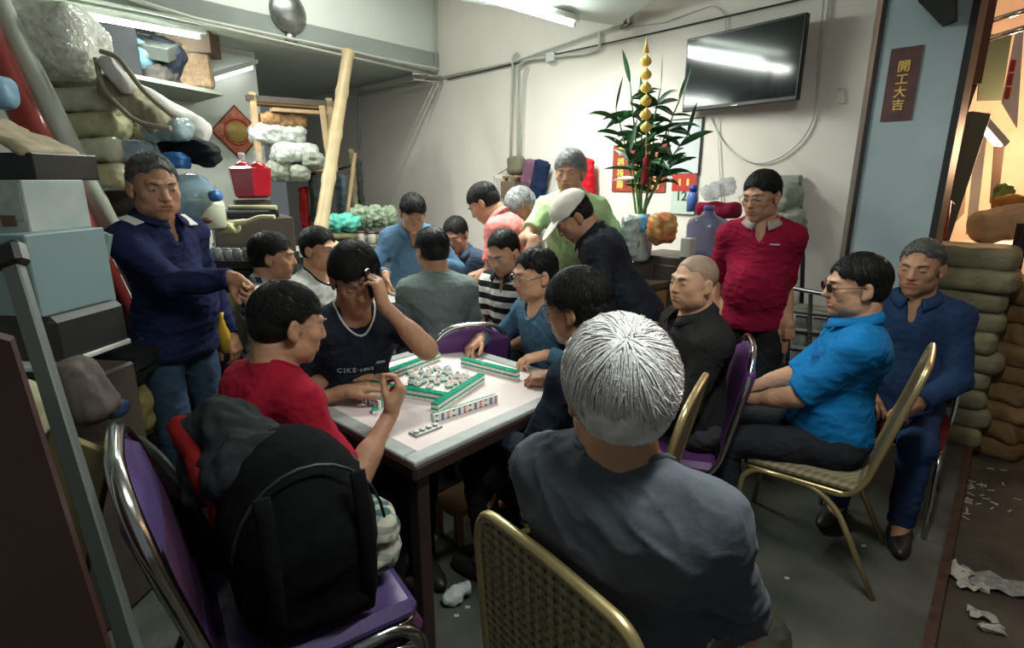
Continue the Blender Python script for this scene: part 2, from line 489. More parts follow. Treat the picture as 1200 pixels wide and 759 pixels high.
SKIN = {}
def skin(tone):
    if tone not in SKIN:
        c = {'a': (.50, .27, .17), 'b': (.40, .205, .125), 'c': (.58, .33, .22), 'd': (.30, .155, .10)}[tone]
        m = mat('skin', c, rough=.52, spec=.35, var=.10, vs=14, bump=.06, bs=160)
        b = m.node_tree.nodes['Principled BSDF']; b.inputs['Subsurface Weight'].default_value = .12
        b.inputs['Subsurface Radius'].default_value = (.02, .008, .004); b.inputs['Subsurface Scale'].default_value = .35
        SKIN[tone] = [m, mat('lips', (c[0] * .82, c[1] * .58, c[2] * .60), rough=.45, var=.05, vs=30)]
    return SKIN[tone]
M_eye = mat('eye_white', (.36, .32, .28), rough=.25); M_iris = mat('iris', (.02, .012, .008), rough=.15)
M_hair = {'black': mat('black_hair', (.007, .0065, .0065), rough=.5, bump=.3, bs=300, spec=.28),
          'grey': mat('grey_hair', (.17, .175, .175), rough=.5, col2=(.34, .35, .35), vs=45, bump=.45, bs=260),
          'salt': mat('greying_hair', (.055, .052, .05), rough=.5, col2=(.13, .125, .12), vs=40, bump=.45, bs=260),
          'white': mat('white_hair', (.60, .57, .57), rough=.65, col2=(.78, .76, .76), vs=30, bump=.3, bs=160),
          'shaved': mat('shaved_scalp', (.27, .175, .125), rough=.6, var=.12, vs=60)}

def hair_solid(bl, C, R, s, style):
    P = lambda x, y, z: C + R @ (np.array([x, y, z]) * s)
    th = {'short': .010, 'crop': .007, 'full': .019, 'thin': .008, 'shaved': .0022, 'nap': .018}[style]
    bl.ell(P(0, -.015, .036), np.array([.0745 + th * .75, .094 + th, .082 + th * 1.15]) * s, R, k=.01)
    if style not in ('shaved',): bl.ell(P(0, -.050, -.010), np.array([.062 + th * .5, .050 + th, .058]) * s, R, k=.03)
    hl = {'short': .074, 'crop': .078, 'full': .062, 'thin': .098, 'shaved': .088, 'nap': .068}[style]   # height of the hairline
    L, H_ = C - .3, C + .3
    # face opening, temples, area round the ears, nape
    bl.ell(P(0, .105, hl - .098), np.array([.069, .070, .100]) * s, R, k=.012, sub=True)
    for x in (-1, 1):
        bl.ell(P(x * .075, .062, hl - .080), np.array([.046, .046, .055]) * s, R, k=.008, sub=True)
        bl.ell(P(x * .088, .010, -.026), np.array([.034, .030, .046]) * s, R, k=.008, sub=True)
    nz = -.072 if style in ('short', 'full', 'nap') else -.055
    bl.half(P(0, -.06, nz), R @ np.array([0, .45, -1.0]), L, H_, k=.01)

STY = {'short': (.010, .074), 'crop': (.007, .078), 'full': (.019, .062), 'thin': (.008, .098), 'nap': (.018, .068)}
def strands(C, R, s, parent, base, m, style, n=1500, seed=1, ln=.05, r=.0009, whorl=(0.0, -.06, .1), flow0=(0, 0, 0), name='hair_locks', mess=.2, hf=1.0):
    """combed locks lying over the hair, one mesh"""
    th, hl = STY[style]
    rs = np.random.RandomState(seed); V_ = []; F_ = []
    ctr = np.array([0, -.015, .036]); rad = np.array([.0745 + th * .75, .094 + th, .082 + th * 1.15]) + .001
    wd = _n(np.array(whorl)); k = 0; f0 = np.array(flow0, float)
    while k < n:
        d = _n(rs.normal(size=3)); p = ctr + d * rad
        if p[2] < -.045 + rs.uniform(-.012, .012): continue
        q_ = (p - np.array([0, .105, hl - .098])) / np.array([.069, .070, .100])
        if q_ @ q_ < 1.0 + rs.uniform(0, .12): continue
        q_ = (np.array([abs(p[0]), p[1], p[2]]) - np.array([.075, .062, hl - .080])) / np.array([.046, .046, .055])
        if q_ @ q_ < 1.0: continue
        q_ = (np.array([abs(p[0]), p[1], p[2]]) - np.array([.088, .010, -.026])) / np.array([.034, .032, .050])
        if q_ @ q_ < 1.05: continue
        k += 1
        flow = _n(d - wd * float(d @ wd)) * (.25 + np.linalg.norm(np.cross(d, wd))) + np.cross(d, wd) * .4 + f0
        t = _n(flow + rs.normal(size=3) * mess)
        L = ln * rs.uniform(.5, 1.25); q = p.copy(); pts = []
        for j in range(6):
            pts.append(q.copy()); dd = _n((q - ctr) / rad); t = _n(t - dd * float(t @ dd) + dd * .02 + np.array([0, 0, -.08]) + rs.normal(size=3) * .05)
            q = q + t * L / 5
            e = (q - ctr) / rad; le = np.linalg.norm(e)
            if le < 1.012: q = ctr + e / le * rad * 1.012
            elif le > 1.05 + .3 * th * 10: q = ctr + e / le * rad * 1.05
        rr = r * rs.uniform(.7, 1.5)
        for j, pp in enumerate(pts):
            w_ = rr * (1 - .17 * j); tt = _n(pts[min(j + 1, 5)] - pts[max(j - 1, 0)]); nn = _n((pp - ctr) / rad); sd = _n(np.cross(tt, nn))
            for (a, b) in ((1, -.5), (0, 1.0), (-1, -.5)): V_.append(C + R @ ((pp + sd * a * w_ * 1.5 + nn * b * w_ * hf) * s) - base)
        b0 = (k - 1) * 18
        for j in range(5):
            for e in range(3): F_.append((b0 + j * 3 + e, b0 + j * 3 + (e + 1) % 3, b0 + j * 3 + 3 + (e + 1) % 3, b0 + j * 3 + 3 + e))
    me = bpy.data.meshes.new(name); me.from_pydata([tuple(v) for v in V_], [], F_); me.materials.append(m)
    me.polygons.foreach_set('use_smooth', [True] * len(F_)); me.update()
    o = bpy.data.objects.new(name, me); COL.objects.link(o); o.parent = parent
    return o

def torso(bl, P, N, l, f, u, H, inf, bulk, belly, hunch):
    T = np.linalg.norm(N - P); R = np.stack([l, f, u], 1); b = bulk
    A = lambda x, y, z: P + l * x + f * (y - hunch * math.sin(math.pi * min(max(z / T, 0), 1))) + u * z
    bl.ell(A(0, -.01, .0), np.array([.155 * b + inf, .120 * b + inf, .115 + inf]), R, k=.05)
    bl.ell(A(0, .012 + belly * .6, .17), np.array([.142 * b + inf, .105 * b + belly * .8 + inf, .15]), R, k=.06)
    bl.ell(A(0, .004 + belly * .5, .08), np.array([.148 * b + inf, .112 * b + belly * .55 + inf, .13]), R, k=.06)
    bl.ell(A(0, .0, T * .70), np.array([.155 * b + inf, .112 * b + inf, .17]), R, k=.06)
    sh = [N - u * .074 + l * x * .152 * H * b for x in (1, -1)]
    bl.cone(sh[0], sh[1], .047 + inf, .047 + inf, k=.05, ax=f, q=1.25)
    bl.ell(A(0, -.045, T * .80), np.array([.145 * b + inf, .065 + inf, .10]), R, k=.06)
    for x in (0, 1): bl.cone(N + u * .004 - f * .012, sh[x] + u * .012, .043 + inf * .8, .042 + inf, k=.045)
    return sh

def neck_band(I, name, m, r_=.0045, fr=.088, sd=.080):
    N, u, f, l = I['N'], I['u'], I['f'], I['l']; out = []
    for a in np.linspace(0, 2 * math.pi, 33)[:-1]:
        c = (1 - math.cos(a)) / 2
        P0 = N + f * .014 + (-f * math.cos(a)) * (.072 + .022 * c) + l * math.sin(a) * sd
        ok, loc, nor, _ = I['shirt'].ray_cast(Vector(P0 + u * .3 - I['base']), Vector(-u))
        out.append(loc + Vector(u) * .001 if ok and (loc - Vector(N - I['base'])).length < .16 else Vector(P0 - u * .03 * c - I['base']))
    sm = [(out[i - 1] + out[i] * 2 + out[(i + 1) % len(out)]) / 4 for i in range(len(out))]
    return MB().tube(sm, r_, n=8, closed=True).build(name, m, I['shirt'])

def person(label, head, th, hy=None, hp=0, hr=0, lean=0, side=0, pz=.54, H=1.0, bulk=1.0, belly=0.0, hunch=.0, twist=0,
           R_=None, L_=None, legs='sit', top='tee', tm=None, cm=None, pm=None, sm=None, tone='a', hair='short', hairm='black',
           res=.006, cres=.009, group=None, fat=0.0, belt=None, ankles=None, sleeve=None, folds=1.0, seed=0, closed_eyes=False, hs=1.06, gaze=0, nocheck=False, nlocks=900, nk=.9, band_off=False):
    if not isinstance(head, (Vector, np.ndarray)): head = at(*head)
    C = np.array(head, float); z = np.array([0, 0, 1.0])
    f0 = np.array(hd(th)); l0 = np.array([-f0[1], f0[0], 0])
    a, b_ = math.radians(lean), math.radians(side)
    u = _n(z * math.cos(a) + f0 * math.sin(a)); u = _n(u * math.cos(b_) + l0 * math.sin(b_))
    f = _perp(f0, u); l = np.cross(u, f); l = _n(l)
    if hy is None: hy = th
    hf = np.array(hd(hy)) * math.cos(math.radians(hp)) - z * math.sin(math.radians(hp))
    hl_ = np.array([-math.cos(math.radians(hy)), math.sin(math.radians(hy)), 0]); hu = _n(np.cross(hf, hl_))
    if hr: hu = rotv(hu, hf, math.radians(hr))
    hl_ = np.cross(hu, hf)
    HR = np.stack([_n(hl_), _n(hf), hu], 1); s = H * hs
    B = C - hu * .075 * s - hf * .022 * s
    N = B - _n(u * .75 + hu * .25) * .072 * H * nk
    T = (N[2] - pz) / max(u[2], .3)
    Tn = .50 * H
    print('PERSON', label[:44], 'head z %.2f  torso %.2f (nominal %.2f)' % (C[2], T, Tn))
    if nocheck or T > Tn * 1.14 or T < Tn * .88: T = min(max(T, Tn * .92), Tn * 1.10)
    P = N - u * T
    base = np.array([P[0], P[1], 0.0])
    # arms
    arms = {}
    if twist:
        tw = math.radians(twist); ls, fs = rotv(l, u, tw), rotv(f, u, tw)
    else: ls, fs = l, f
    for nm, sg, spec in (('R', -1, R_), ('L', 1, L_)):
        Sj = N - u * .076 + ls * sg * .157 * H * bulk
        spec = dict(spec or {})
        if 'w' not in spec:
            if legs == 'sit': spec['w'] = P + f0 * .30 * H + l0 * sg * .10 + z * .10; spec.setdefault('d', f0 * .8 - l0 * sg * .5 - z * .25); spec.setdefault('n', -z)
            else: spec['w'] = Sj - z * .50 * H + f0 * .06 + l0 * sg * .05; spec.setdefault('d', -z + f0 * .15); spec.setdefault('n', -l0 * sg)
        Wt = np.array(spec['w'], float)
        if spec.get('rel'): Wt = P + f0 * Wt[0] + l0 * Wt[1] + z * Wt[2]
        E, W = ik(Sj, Wt, .285 * H, .25 * H, np.array(spec.get('pole', -z * .6 + ls * sg * .5 - fs * .4)))
        dv = np.array(spec['d'], float) if 'd' in spec else (W - E)
        arms[nm] = (Sj, E, W, dv, np.array(spec.get('n', (0, 0, -1)), float), spec.get('curl', 'relax'), sg)
    # legs
    lg = []
    for i, sg in enumerate((-1, 1)):
        Hj = P + l0 * sg * .09 * H - z * .01
        if ankles is not None: An = np.array(ankles[i], float); pole = f0 + z * .6 + l0 * sg * .15
        elif legs == 'sit': An = P + f0 * .38 * H + l0 * sg * .13; An[2] = .085; pole = f0 + z * .8 + l0 * sg * .1
        else: An = P + l0 * sg * .11 + f0 * (.02 if legs == 'stand' else -.1); An[2] = .085; pole = f0
        if legs != 'sit' and ankles is None:
            An = np.array([P[0] + l0[0] * sg * .11, P[1] + l0[1] * sg * .11, .085]) - f0 * .02
        K, An = ik(Hj, An, .43 * H, .41 * H, pole)
        lg.append((Hj, K, An, sg))
    # ---- body, one continuous surface
    bl = Blend()
    torso(bl, P, N, ls, fs, u, H, -.013, bulk, belly, hunch)
    bl.cone(N - u * .04 + f * .005, B + hu * .01, .061 * H, .056 * s, k=.035)
    bl.cone(N - u * .02 - f * .01, B - hf * .02, .05 * H, .05 * s, k=.03)
    head_solid(bl, C, HR, s, fat)
    for nm in 'RL':
        Sj, E, W, dv, nv, curl, sg = arms[nm]
        bl.cone(Sj, E, .042 * H, .035 * H, k=.04); bl.cone(E, W, .038 * H, .0245 * H, k=.02)
        bl.cone(E + (W - E) * .12, E + (W - E) * .42, .041 * H, .036 * H, k=.03)
        hand(bl, W, dv, nv, sg > 0, curl, s=1.02 * H)
    for Hj, K, An, sg in lg:
        bl.cone(Hj, K, .082 * H, .052 * H, k=.05); bl.cone(K, An, .050 * H, .036 * H, k=.03)
        cb = _perp(-f0, _n(An - K)); bl.cone(K + (An - K) * .2 + cb * .012, K + (An - K) * .5 + cb * .012, .050 * H, .042 * H, k=.03)
        bl.cone(An, An + f0 * .11 - z * .05, .035 * H, .024 * H, k=.03); bl.ell(An - f0 * .02 - z * .045, (.033, .033, .03), k=.02)
    iHR = HR.T
    def lips(c):
        q = (c - C) @ HR / s
        return ((np.abs(q[:, 0]) < .021 - .25 * np.abs(q[:, 2] + .0575)) & (q[:, 1] > .06) & (q[:, 2] > -.0715) & (q[:, 2] < -.0455)).astype(int)
    body = solid('person', bl, res, skin(tone), None, base, matfn=lips, label=label, cat='person', group=group, folds=[(.0012, 60, seed, (1, 1, 1))])
    # ---- hair
    if hair:
        hb = Blend(); hair_solid(hb, C, HR, s, hair)
        amp = {'short': .0022, 'crop': .0010, 'full': .004, 'thin': .0015, 'shaved': .0, 'nap': .003}[hair]
        I_hair = solid('hair', hb, min(res, .005), M_hair[hairm], body, base, folds=[(amp, 55, seed + 3, (1.6, 1.6, .5)), (amp * .6, 160, seed + 4, (1.5, 1.5, .5))] if amp else None)
        if hair != 'shaved' and nlocks: strands(C, HR, s, body, base, M_hair[hairm], hair, n=nlocks, seed=seed + 30, ln=.030 if hair in ('crop', 'thin') else .042, r=.0010 if nlocks < 1500 else .0008, whorl=(.01, -.05, .1))
    # ---- eyes and brows
    Pt = lambda x, y, zz: Vector(C + HR @ (np.array([x, y, zz]) * s) - base)
    Rm = Matrix([list(HR[i]) for i in range(3)])
    for x in (-1, 1):
        eb = MB(); eh = .0020 if closed_eyes else .0034
        eb.ball(Pt(x * .032, .0865, .007), (.0125 * s, .0060 * s, eh * s), n=16, m=10, mi=0, rot=Rm)
        eb.ball(Pt(x * .032 + gaze * .004, .0895, .0065), (.0052 * s, .0042 * s, eh * .92 * s), n=12, m=8, mi=1, rot=Rm)
        eb.build('eye', [M_eye, M_iris], body)
        bb = MB(); bb.tube([Pt(x * .015, .0975, .0265), Pt(x * .030, .0955, .0305), Pt(x * .045, .083, .0285)], [.0026 * s, .0034 * s, .0018 * s], n=6)
        bb.build('eyebrow', M_hair['salt' if hairm in ('black', 'salt', 'shaved') else 'grey'], body)
    # ---- top
    long_ = top in ('long', 'jacket', 'polo_long', 'shirt_long')
    inf = {'tee': .010, 'polo': .012, 'long': .008, 'jacket': .018, 'polo_long': .010, 'shirt_long': .013, 'shirt': .012}[top]
    tb = Blend(); torso(tb, P, N, ls, fs, u, H, inf, bulk, belly, hunch)
    if legs != 'sit': tb.ell(P - u * .06, np.array([.172 * bulk + inf, .140 * bulk + inf, .12]), np.stack([l, f, u], 1), k=.04)
    for nm in 'RL':
        Sj, E, W, dv, nv, curl, sg = arms[nm]
        if long_:
            tb.cone(Sj, E, .049 * H + inf, .045 * H + inf * .8, k=.05); We = E + (W - E) * .97
            tb.cone(E, We, .048 * H + inf * .8, .036 * H + inf * .7, k=.02, cut=True)
        else:
            fr = sleeve or .72; Ee = Sj + (E - Sj) * fr
            tb.cone(Sj, Ee, .047 * H + inf, .049 * H + inf, k=.05, cut=True)
    lo, hi = np.minimum(P, N) - .5, np.maximum(P, N) + .5
    # neck opening
    fn_ = _n(f * .6 + fs * .4)
    tb.cone(N - u * .03 + fn_ * .012, B + u * .03, .062 * H, .066 * s, k=.012, sub=True)
    if top in ('tee', 'long'): tb.ell(N - u * .02 + fn_ * .06, (.055, .055, .04), np.stack([l, f, u], 1), k=.012, sub=True)
    elif top != 'jacket': tb.ell(N - u * .04 + fn_ * .088, (.018, .05, .062), np.stack([l, f, u], 1), k=.012, sub=True)
    cut = P - u * (.085 if legs == 'sit' else .105); tb.half(cut, -u, lo, hi, k=.012)
    fo = [(.0045 * folds, 13, seed + 7, (1, 1, .8)), (.0040 * folds, -9, seed + 5, (1, 1, 1.7)), (.0022 * folds, -19, seed + 8, (1, 1, 1.4))]
    garment = {'tee': 't_shirt', 'polo': 'polo_shirt', 'long': 'sweater', 'jacket': 'jacket', 'polo_long': 'long_sleeved_polo', 'shirt_long': 'shirt', 'shirt': 'shirt'}[top]
    shirt = solid(garment, tb, cres, tm, body, base, folds=fo)
    if top in ('polo', 'polo_long', 'shirt_long', 'shirt', 'jacket'):
        cv = []; nph = 22; g = .36 if top != 'jacket' else .25
        for a_ in np.linspace(-math.pi + g, math.pi - g, nph):
            c_ = (1 - math.cos(a_)) / 2; dr = -fn_ * math.cos(a_) * 1.0 + ls * math.sin(a_)
            top_ = .048 - .050 * c_; pt = max(0, (abs(a_) - 2.1)) / .9
            o_ = N + u * .0 + fn_ * (.006 + .012 * c_)
            cv += [o_ + dr * .074 + u * (top_ - .03), o_ + dr * .070 + u * (top_ + .010), o_ + dr * .078 + u * (top_ + .012), o_ + dr * (.098 + .014 * pt + .012 * abs(math.sin(a_))) + u * (top_ - .016 - .022 * pt)]
        q = [(i * 4 + j, i * 4 + j + 1, i * 4 + 5 + j, i * 4 + 4 + j) for i in range(nph - 1) for j in range(3)]
        cmb = MB(); cmb.add([Vector(p - base) for p in cv], q, 0, True)
        co = cmb.build('collar', cm or tm, shirt); sd = co.modifiers.new('thickness', 'SOLIDIFY'); sd.thickness = .003; sd.offset = 0
    if top in ('tee', 'long') and not band_off:
        bpy.context.view_layer.update()
        neck_band(dict(N=N, u=u, f=f, l=ls, base=base, shirt=shirt), 'neckband', tm, .0055)
    # ---- trousers
    if pm is not None:
        pb = Blend(); R3 = np.stack([l0, f0, z], 1)
        pb.ell(P - u * .01, (.146 * bulk, .112 * bulk, .10), np.stack([l, f, u], 1), k=.05)
        for Hj, K, An, sg in lg:
            pb.cone(Hj, K, .092 * H, .068 * H, k=.05); pb.cone(K, An + z * .0, .068 * H, .054 * H, k=.03, cut=True)
        if legs == 'sit': pb.ell(P - z * .01, (.175 * bulk, .13, .095), R3, k=.05)
        solid('trousers', pb, cres, pm, body, base, folds=[(.005 * folds, 11, seed + 17, (1, 1, 1)), (.004 * folds, -15, seed + 18, (1, 1, 1))])
    if sm is not None:
        for Hj, K, An, sg in lg:
            sb = Blend(); t = _n(f0 + l0 * sg * .15); c0 = np.array([An[0], An[1], An[2] - .085])
            Rs = np.stack([_n(np.cross(t, z)), t, z], 1)
            sb.ell(c0 + t * .05 + z * .035, (.047, .135, .042), Rs, k=.02); sb.cone(c0 + z * .05, c0 + z * .095 - t * .01, .045, .042, k=.03)
            sb.half(c0 + z * .001, -z, c0 - .4, c0 + .4, k=.008)
            solid('shoe', sb, .007, sm, body, base)
    body['_'] = 0; del body['_']
    body_info = dict(o=body, C=C, HR=HR, s=s, P=P, N=N, l=ls, f=fs, u=u, l0=l0, f0=f0, arms=arms, legs=lg, base=base, shirt=shirt)
    return body_info

def spectacles(I, frame, lens=None, name='glasses', wide=.030, dark=False):
    C, HR, s, base = I['C'], I['HR'], I['s'], I['base']
    Pt = lambda x, y, z: Vector(C + HR @ (np.array([x, y, z]) * s) - base)
    mb = MB()
    for x in (-1, 1):
        ring = [Pt(x * .033 + .023 * math.cos(a), .103 - .10 * abs(x * .033 + .023 * math.cos(a)) ** 1.5 , .004 + .0165 * math.sin(a)) for a in np.linspace(0, 2 * math.pi, 18)[:-1]]
        mb.tube(ring, .0017 * s, n=6, closed=True)
        mb.tube([Pt(x * .056, .100, .010), Pt(x * .077, .080, .010), Pt(x * .083, .0, .010), Pt(x * .081, -.018, -.004)], .0016 * s, n=6)
        if lens:
            mb.add([p for p in ring], [tuple(range(len(ring)))], 1)
    mb.tube([Pt(-.011, .1045, .010), Pt(0, .106, .012), Pt(.011, .1045, .010)], .0016 * s, n=6)
    return mb.build(name, [frame, lens or frame], I['o'])
# ------------------------------------------------------------------ the room
WD, WN = Vector((-.695, .719, 0)).normalized(), Vector((-.719, -.695, 0)).normalized()      # back wall: direction, side facing the room
W0 = Vector((1.35, 4.5, 0))
BD, BN = Vector((-.643, -.766, 0)).normalized(), Vector((.766, -.643, 0)).normalized()      # beam over the alcove
B0 = Vector((-.81, 6.74, 0))
def plane_hit(px, py, o, n, off):
    r = ray(px, py); return CAM + r * (((o - CAM).dot(n) + off) / r.dot(n))
def wl(px, py, off=0.0): return plane_hit(px, py, W0, WN, off)      # a point on the back wall (off metres in front of it)
def bm(px, py, off=0.0): return plane_hit(px, py, B0, BN, off)      # a point on the plane of the beam
WROT = math.degrees(math.atan2(WD.y, WD.x)); BROT = math.degrees(math.atan2(BD.y, BD.x))
WM = Matrix((WD, WN, Vector((0, 0, 1)))).transposed()       # box axes: along the wall, out of it, up
BMx = Matrix((BD, BN, Vector((0, 0, 1)))).transposed()

M_plaster = mat('cream_plaster', (.72, .66, .60), rough=.85, col2=(.78, .72, .66), vs=1.6, bump=.08, bs=25)
M_green_pl = mat('pale_green_plaster', (.62, .66, .61), rough=.8, col2=(.68, .72, .66), vs=2.0, bump=.08, bs=20)
M_ceiling = mat('ceiling_paint', (.52, .57, .53), rough=.85, var=.06, vs=2)
M_concrete = mat('worn_concrete', (.045, .048, .042), rough=.62, col2=(.105, .105, .088), vs=3.0, bump=.30, bs=24, spec=.4, detail=9)
M_street = mat('dirty_pavement', (.045, .034, .026), rough=.65, col2=(.10, .078, .06), vs=5, bump=.6, bs=18, detail=9)
M_kerb = mat('rusty_kerb', (.06, .03, .02), rough=.7, var=.4, vs=20)
M_blue_steel = mat('painted_steel', (.34, .43, .47), rough=.5, col2=(.42, .50, .53), vs=2.5, bump=.10, bs=7)
M_dark = mat('dark_steel', (.015, .016, .017), rough=.5)
M_brown = mat('brown_panel', (.10, .045, .02), rough=.55, var=.3, vs=8)
M_white_pl = mat('white_plastic', (.62, .64, .60), rough=.4)
M_pipe = mat('conduit_paint', (.50, .51, .45), rough=.5, var=.08, vs=10)
M_chrome = mat('chrome', (.62, .63, .62), rough=.18, metal=1)
M_steel = mat('brushed_steel', (.30, .30, .29), rough=.4, metal=1, var=.15, vs=30)
M_gold = mat('gold_lacquered_steel', (.56, .44, .22), rough=.34, metal=.75, var=.1, vs=12)
M_black_pl = mat('black_plastic', (.012, .012, .013), rough=.35)
M_tubelight = mat('lit_tube', (.9, 1, .95), emit=(.88, 1.0, .95), es=75)
M_wood = mat('bare_wood', (.36, .24, .13), rough=.6, col2=(.46, .32, .18), vs=9)
M_wood2 = mat('orange_wood', (.30, .16, .06), rough=.45, col2=(.38, .21, .09), vs=7)
M_dkwood = mat('dark_wood', (.055, .040, .032), rough=.45, col2=(.08, .06, .045), vs=8)
M_card = mat('cardboard', (.36, .27, .17), rough=.85, col2=(.42, .32, .21), vs=6)
M_red = mat('red_paper', (.46, .035, .025), rough=.5, var=.1, vs=15)
M_goldp = mat('gold_print', (.85, .58, .14), rough=.4)
def clear(name, col, a=.28, rough=.12): return mat(name, col, rough=rough, alpha=a, spec=.8, coat=.3)
M_clear = clear('clear_plastic', (.62, .70, .72))

def slab(name, pts, z0, z1, m, **k):
    return MB().prism([Vector((p[0], p[1], z0)) for p in pts], (0, 0, z1 - z0)).build(name, m, kind='structure', **k)
def wallbox(name, a, b, z0, z1, th, m, n, **k):
    a, b = Vector(a), Vector(b); q = n * -th
    return MB().prism([Vector((a.x, a.y, z0)), Vector((b.x, b.y, z0)), Vector((b.x, b.y, z1)), Vector((a.x, a.y, z1))], q).build(name, m, kind='structure', **k)

K1, K2 = Vector((2.64, 2.94, 0)), Vector((1.44, 1.60, 0)); KD = (K1 - K2).normalized(); KN = Vector((KD.y, -KD.x, 0))
ka, kb = K2 - KD * 4.0, K1 + KD * 9
# floor of the shop, a step above the street
slab('floor', [ka, kb, kb - KN * 12, ka - KN * 9], -.16, 0, M_concrete)
slab('floor_kerb', [ka, kb, kb + KN * .035, ka + KN * .035], -.16, .006, M_kerb)
slab('ground', [ka + KN * .035, kb + KN * .035, kb + KN * 12, ka + KN * 12], -.26, -.10, M_street)
w_end = Vector((2.17, 3.65, 0))
wallbox('wall_back', W0 - WD * 1.17, W0 + WD * 7.6, 0, 3.9, .2, M_plaster, WN)
# beam over the alcove, its face and soffit
wallbox('wall_beam', B0 - BD * .2, B0 + BD * 8.5, 2.78, 3.9, .28, M_green_pl, BN)
# alcove: wall with the red diamond, its ceiling, the wall of the store behind
dA = bm(304, 120, -.8); dA.z = 0
wallbox('wall_left', dA, dA + BD * 5.5, 0, 2.86, .15, M_green_pl, BN)
ret = dA - BN * .15
wallbox('wall_alcove', ret - BD * .01, ret - BN * 5.2, 0, 2.86, .15, M_ceiling, Vector((.643, .766, 0)))
slab('ceiling_alcove', [B0 - BD * .3, B0 + BD * 8.5, B0 + BD * 8.5 - BN * 1.2, dA + BD * .0 - BN * .0, dA - BN * 6, B0 - BN * 6 - BD * .3], 2.80, 2.95, M_ceiling)
# high ceiling and the lower slab carrying the strip lamp
slab('ceiling', [V(-8, -2, 0), V(-3, 9.5, 0), V(1.5, 8, 0), V(5, 1, 0), V(5, -2, 0)], 3.9, 4.0, M_ceiling)
c1 = onz(722, 30, 2.78); c2 = onz(537, 0, 2.78); c3 = onz(768, 0, 2.78)
slab('ceiling_slab', [c1, c2 + (c2 - c1) * .5, V(-1.6, 1.2, 0), V(1.1, .2, 0), c3 + (c3 - c1) * 1.2], 2.78, 2.95, M_ceiling)
# wall behind the photographer's left and the street-side steel jamb
wallbox('wall_near', V(-3.8, .3, 0), V(-1.2, -1.8, 0), 0, 3.9, .15, M_ceiling, Vector((.628, .778, 0)).normalized())
p1 = wl(996, 292, .05); p2 = wl(1086, 292, .05)
wallbox('wall_jamb', Vector((p1.x, p1.y, 0)), Vector((p2.x, p2.y, 0)), 0, 2.9, .12, M_blue_steel, WN)
MB().prism([Vector((p.x, p.y, 0)) for p in (p1 + WN * .012, p1 + WD * .022 + WN * .012, p1 + WD * .022, p1)], (0, 0, 2.9)).build('trim_1', M_dark, kind='structure')
MB().prism([Vector((p.x, p.y, 0)) for p in (p2 + WN * .014, p2 - WD * .035 + WN * .014, p2 - WD * .035 - WN * .2, p2 - WN * .2)], (0, 0, 2.9)).build('trim_2', M_dark, kind='structure')
# header over the opening
h1 = wl(1072, 0, .1); h2 = wl(1100, 30, .1)
MB().prism([wl(1070, -40, .16), wl(1076, 2, .16), wl(1100, 27, .16), wl(1118, 20, .16), wl(1118, -60, .16)], WN * -.25).build('trim_3', M_dark, kind='structure')

# ---- conduits and cables on the walls (each run is one thing)
def run(name, pts, r, m, label, cat='conduit', group=None, fillet=.04, n=8):
    return MB().tube(pts, r, n=n, fillet=fillet).build(name, m, None, label=label, cat=cat, group=group, loc=pts[0])
run('conduit', [wl(418, 112, .03), wl(470, 100, .03), wl(600, 73, .03), wl(700, 38, .03), wl(733, 28, .03)], .011, M_pipe, 'long grey conduit running along the top of the back wall to the ceiling slab')
run('conduit', [wl(607, 205, .03), wl(606, 78, .03), wl(618, 70, .03), wl(690, 62, .03), wl(703, 57, .03), wl(703, 36, .03)], .014, M_pipe, 'cream conduit bent twice, beside the small junction box on the back wall')
run('conduit', [wl(598, 200, .03), wl(601, 66, .03), wl(606, 62, .03)], .012, M_pipe, 'straight vertical conduit, left one of the pair on the back wall')
run('conduit', [wl(610, 200, .03), wl(613, 90, .03), wl(617, 78, .03)], .010, M_pipe, 'short thin vertical conduit, right one of the pair on the back wall')
run('cable', [wl(524, 93, .02), wl(640, 66, .02), wl(760, 40, .02), wl(935, 0, .02), wl(1000, -14, .02)], .006, M_dark, 'black cable strung level across the back wall above the television', 'cable')
run('cable', [wl(735, 32, .02), wl(780, 26, .02), wl(800, 18, .02), wl(835, 6, .02), wl(850, 16, .02), wl(851, 44, .02)], .004, M_pipe, 'thin pale cable looping down behind the top of the television', 'cable')
run('cable', [wl(972, -10, .02), wl(966, 40, .02), wl(960, 105, .02), wl(953, 140, .02), wl(940, 165, .02), wl(915, 185, .02), wl(890, 193, .02), wl(862, 182, .02), wl(845, 165, .02), wl(832, 138, .02)], .006, M_white_pl, 'white cable hanging in a loop below the television', 'cable', fillet=.1)
run('cable', [wl(966, -10, .02), wl(960, 60, .02), wl(957, 118, .02)], .005, M_pipe, 'grey cable running straight down the right edge of the television', 'cable')
run('cable', [wl(841, 138, .02), wl(842, 180, .02), wl(846, 240, .02)], .004, M_white_pl, 'white cable dropping straight down the wall below the television', 'cable')
jb = wl(646, 67, .03); MB().box(jb, (.10, .05, .08), WM, bev=.006).build('junction_box', M_white_pl, loc=jb, label='small white square junction box on the bent conduit', cat='junction box')
q = wl(986, 112, .012); MB().tube([wl(982, 104, .012), wl(990, 104, .012), wl(990, 121, .012), wl(983, 121, .012)], .004, n=6).build('wall_hook', M_pipe, loc=q, label='small square wire hook on the bare wall right of the television', cat='hook')
q = wl(735, 12, .06)
b_ = MB().tube([wl(733, 8, .04), wl(733, 27, .04)], .016, n=10); b_.tube([wl(740, 27, .03), wl(728, 33, .03)], .012)
b_.build('pipe_bracket', M_steel, loc=q, label='rusty pipe bracket standing out at the ceiling slab corner', cat='bracket')
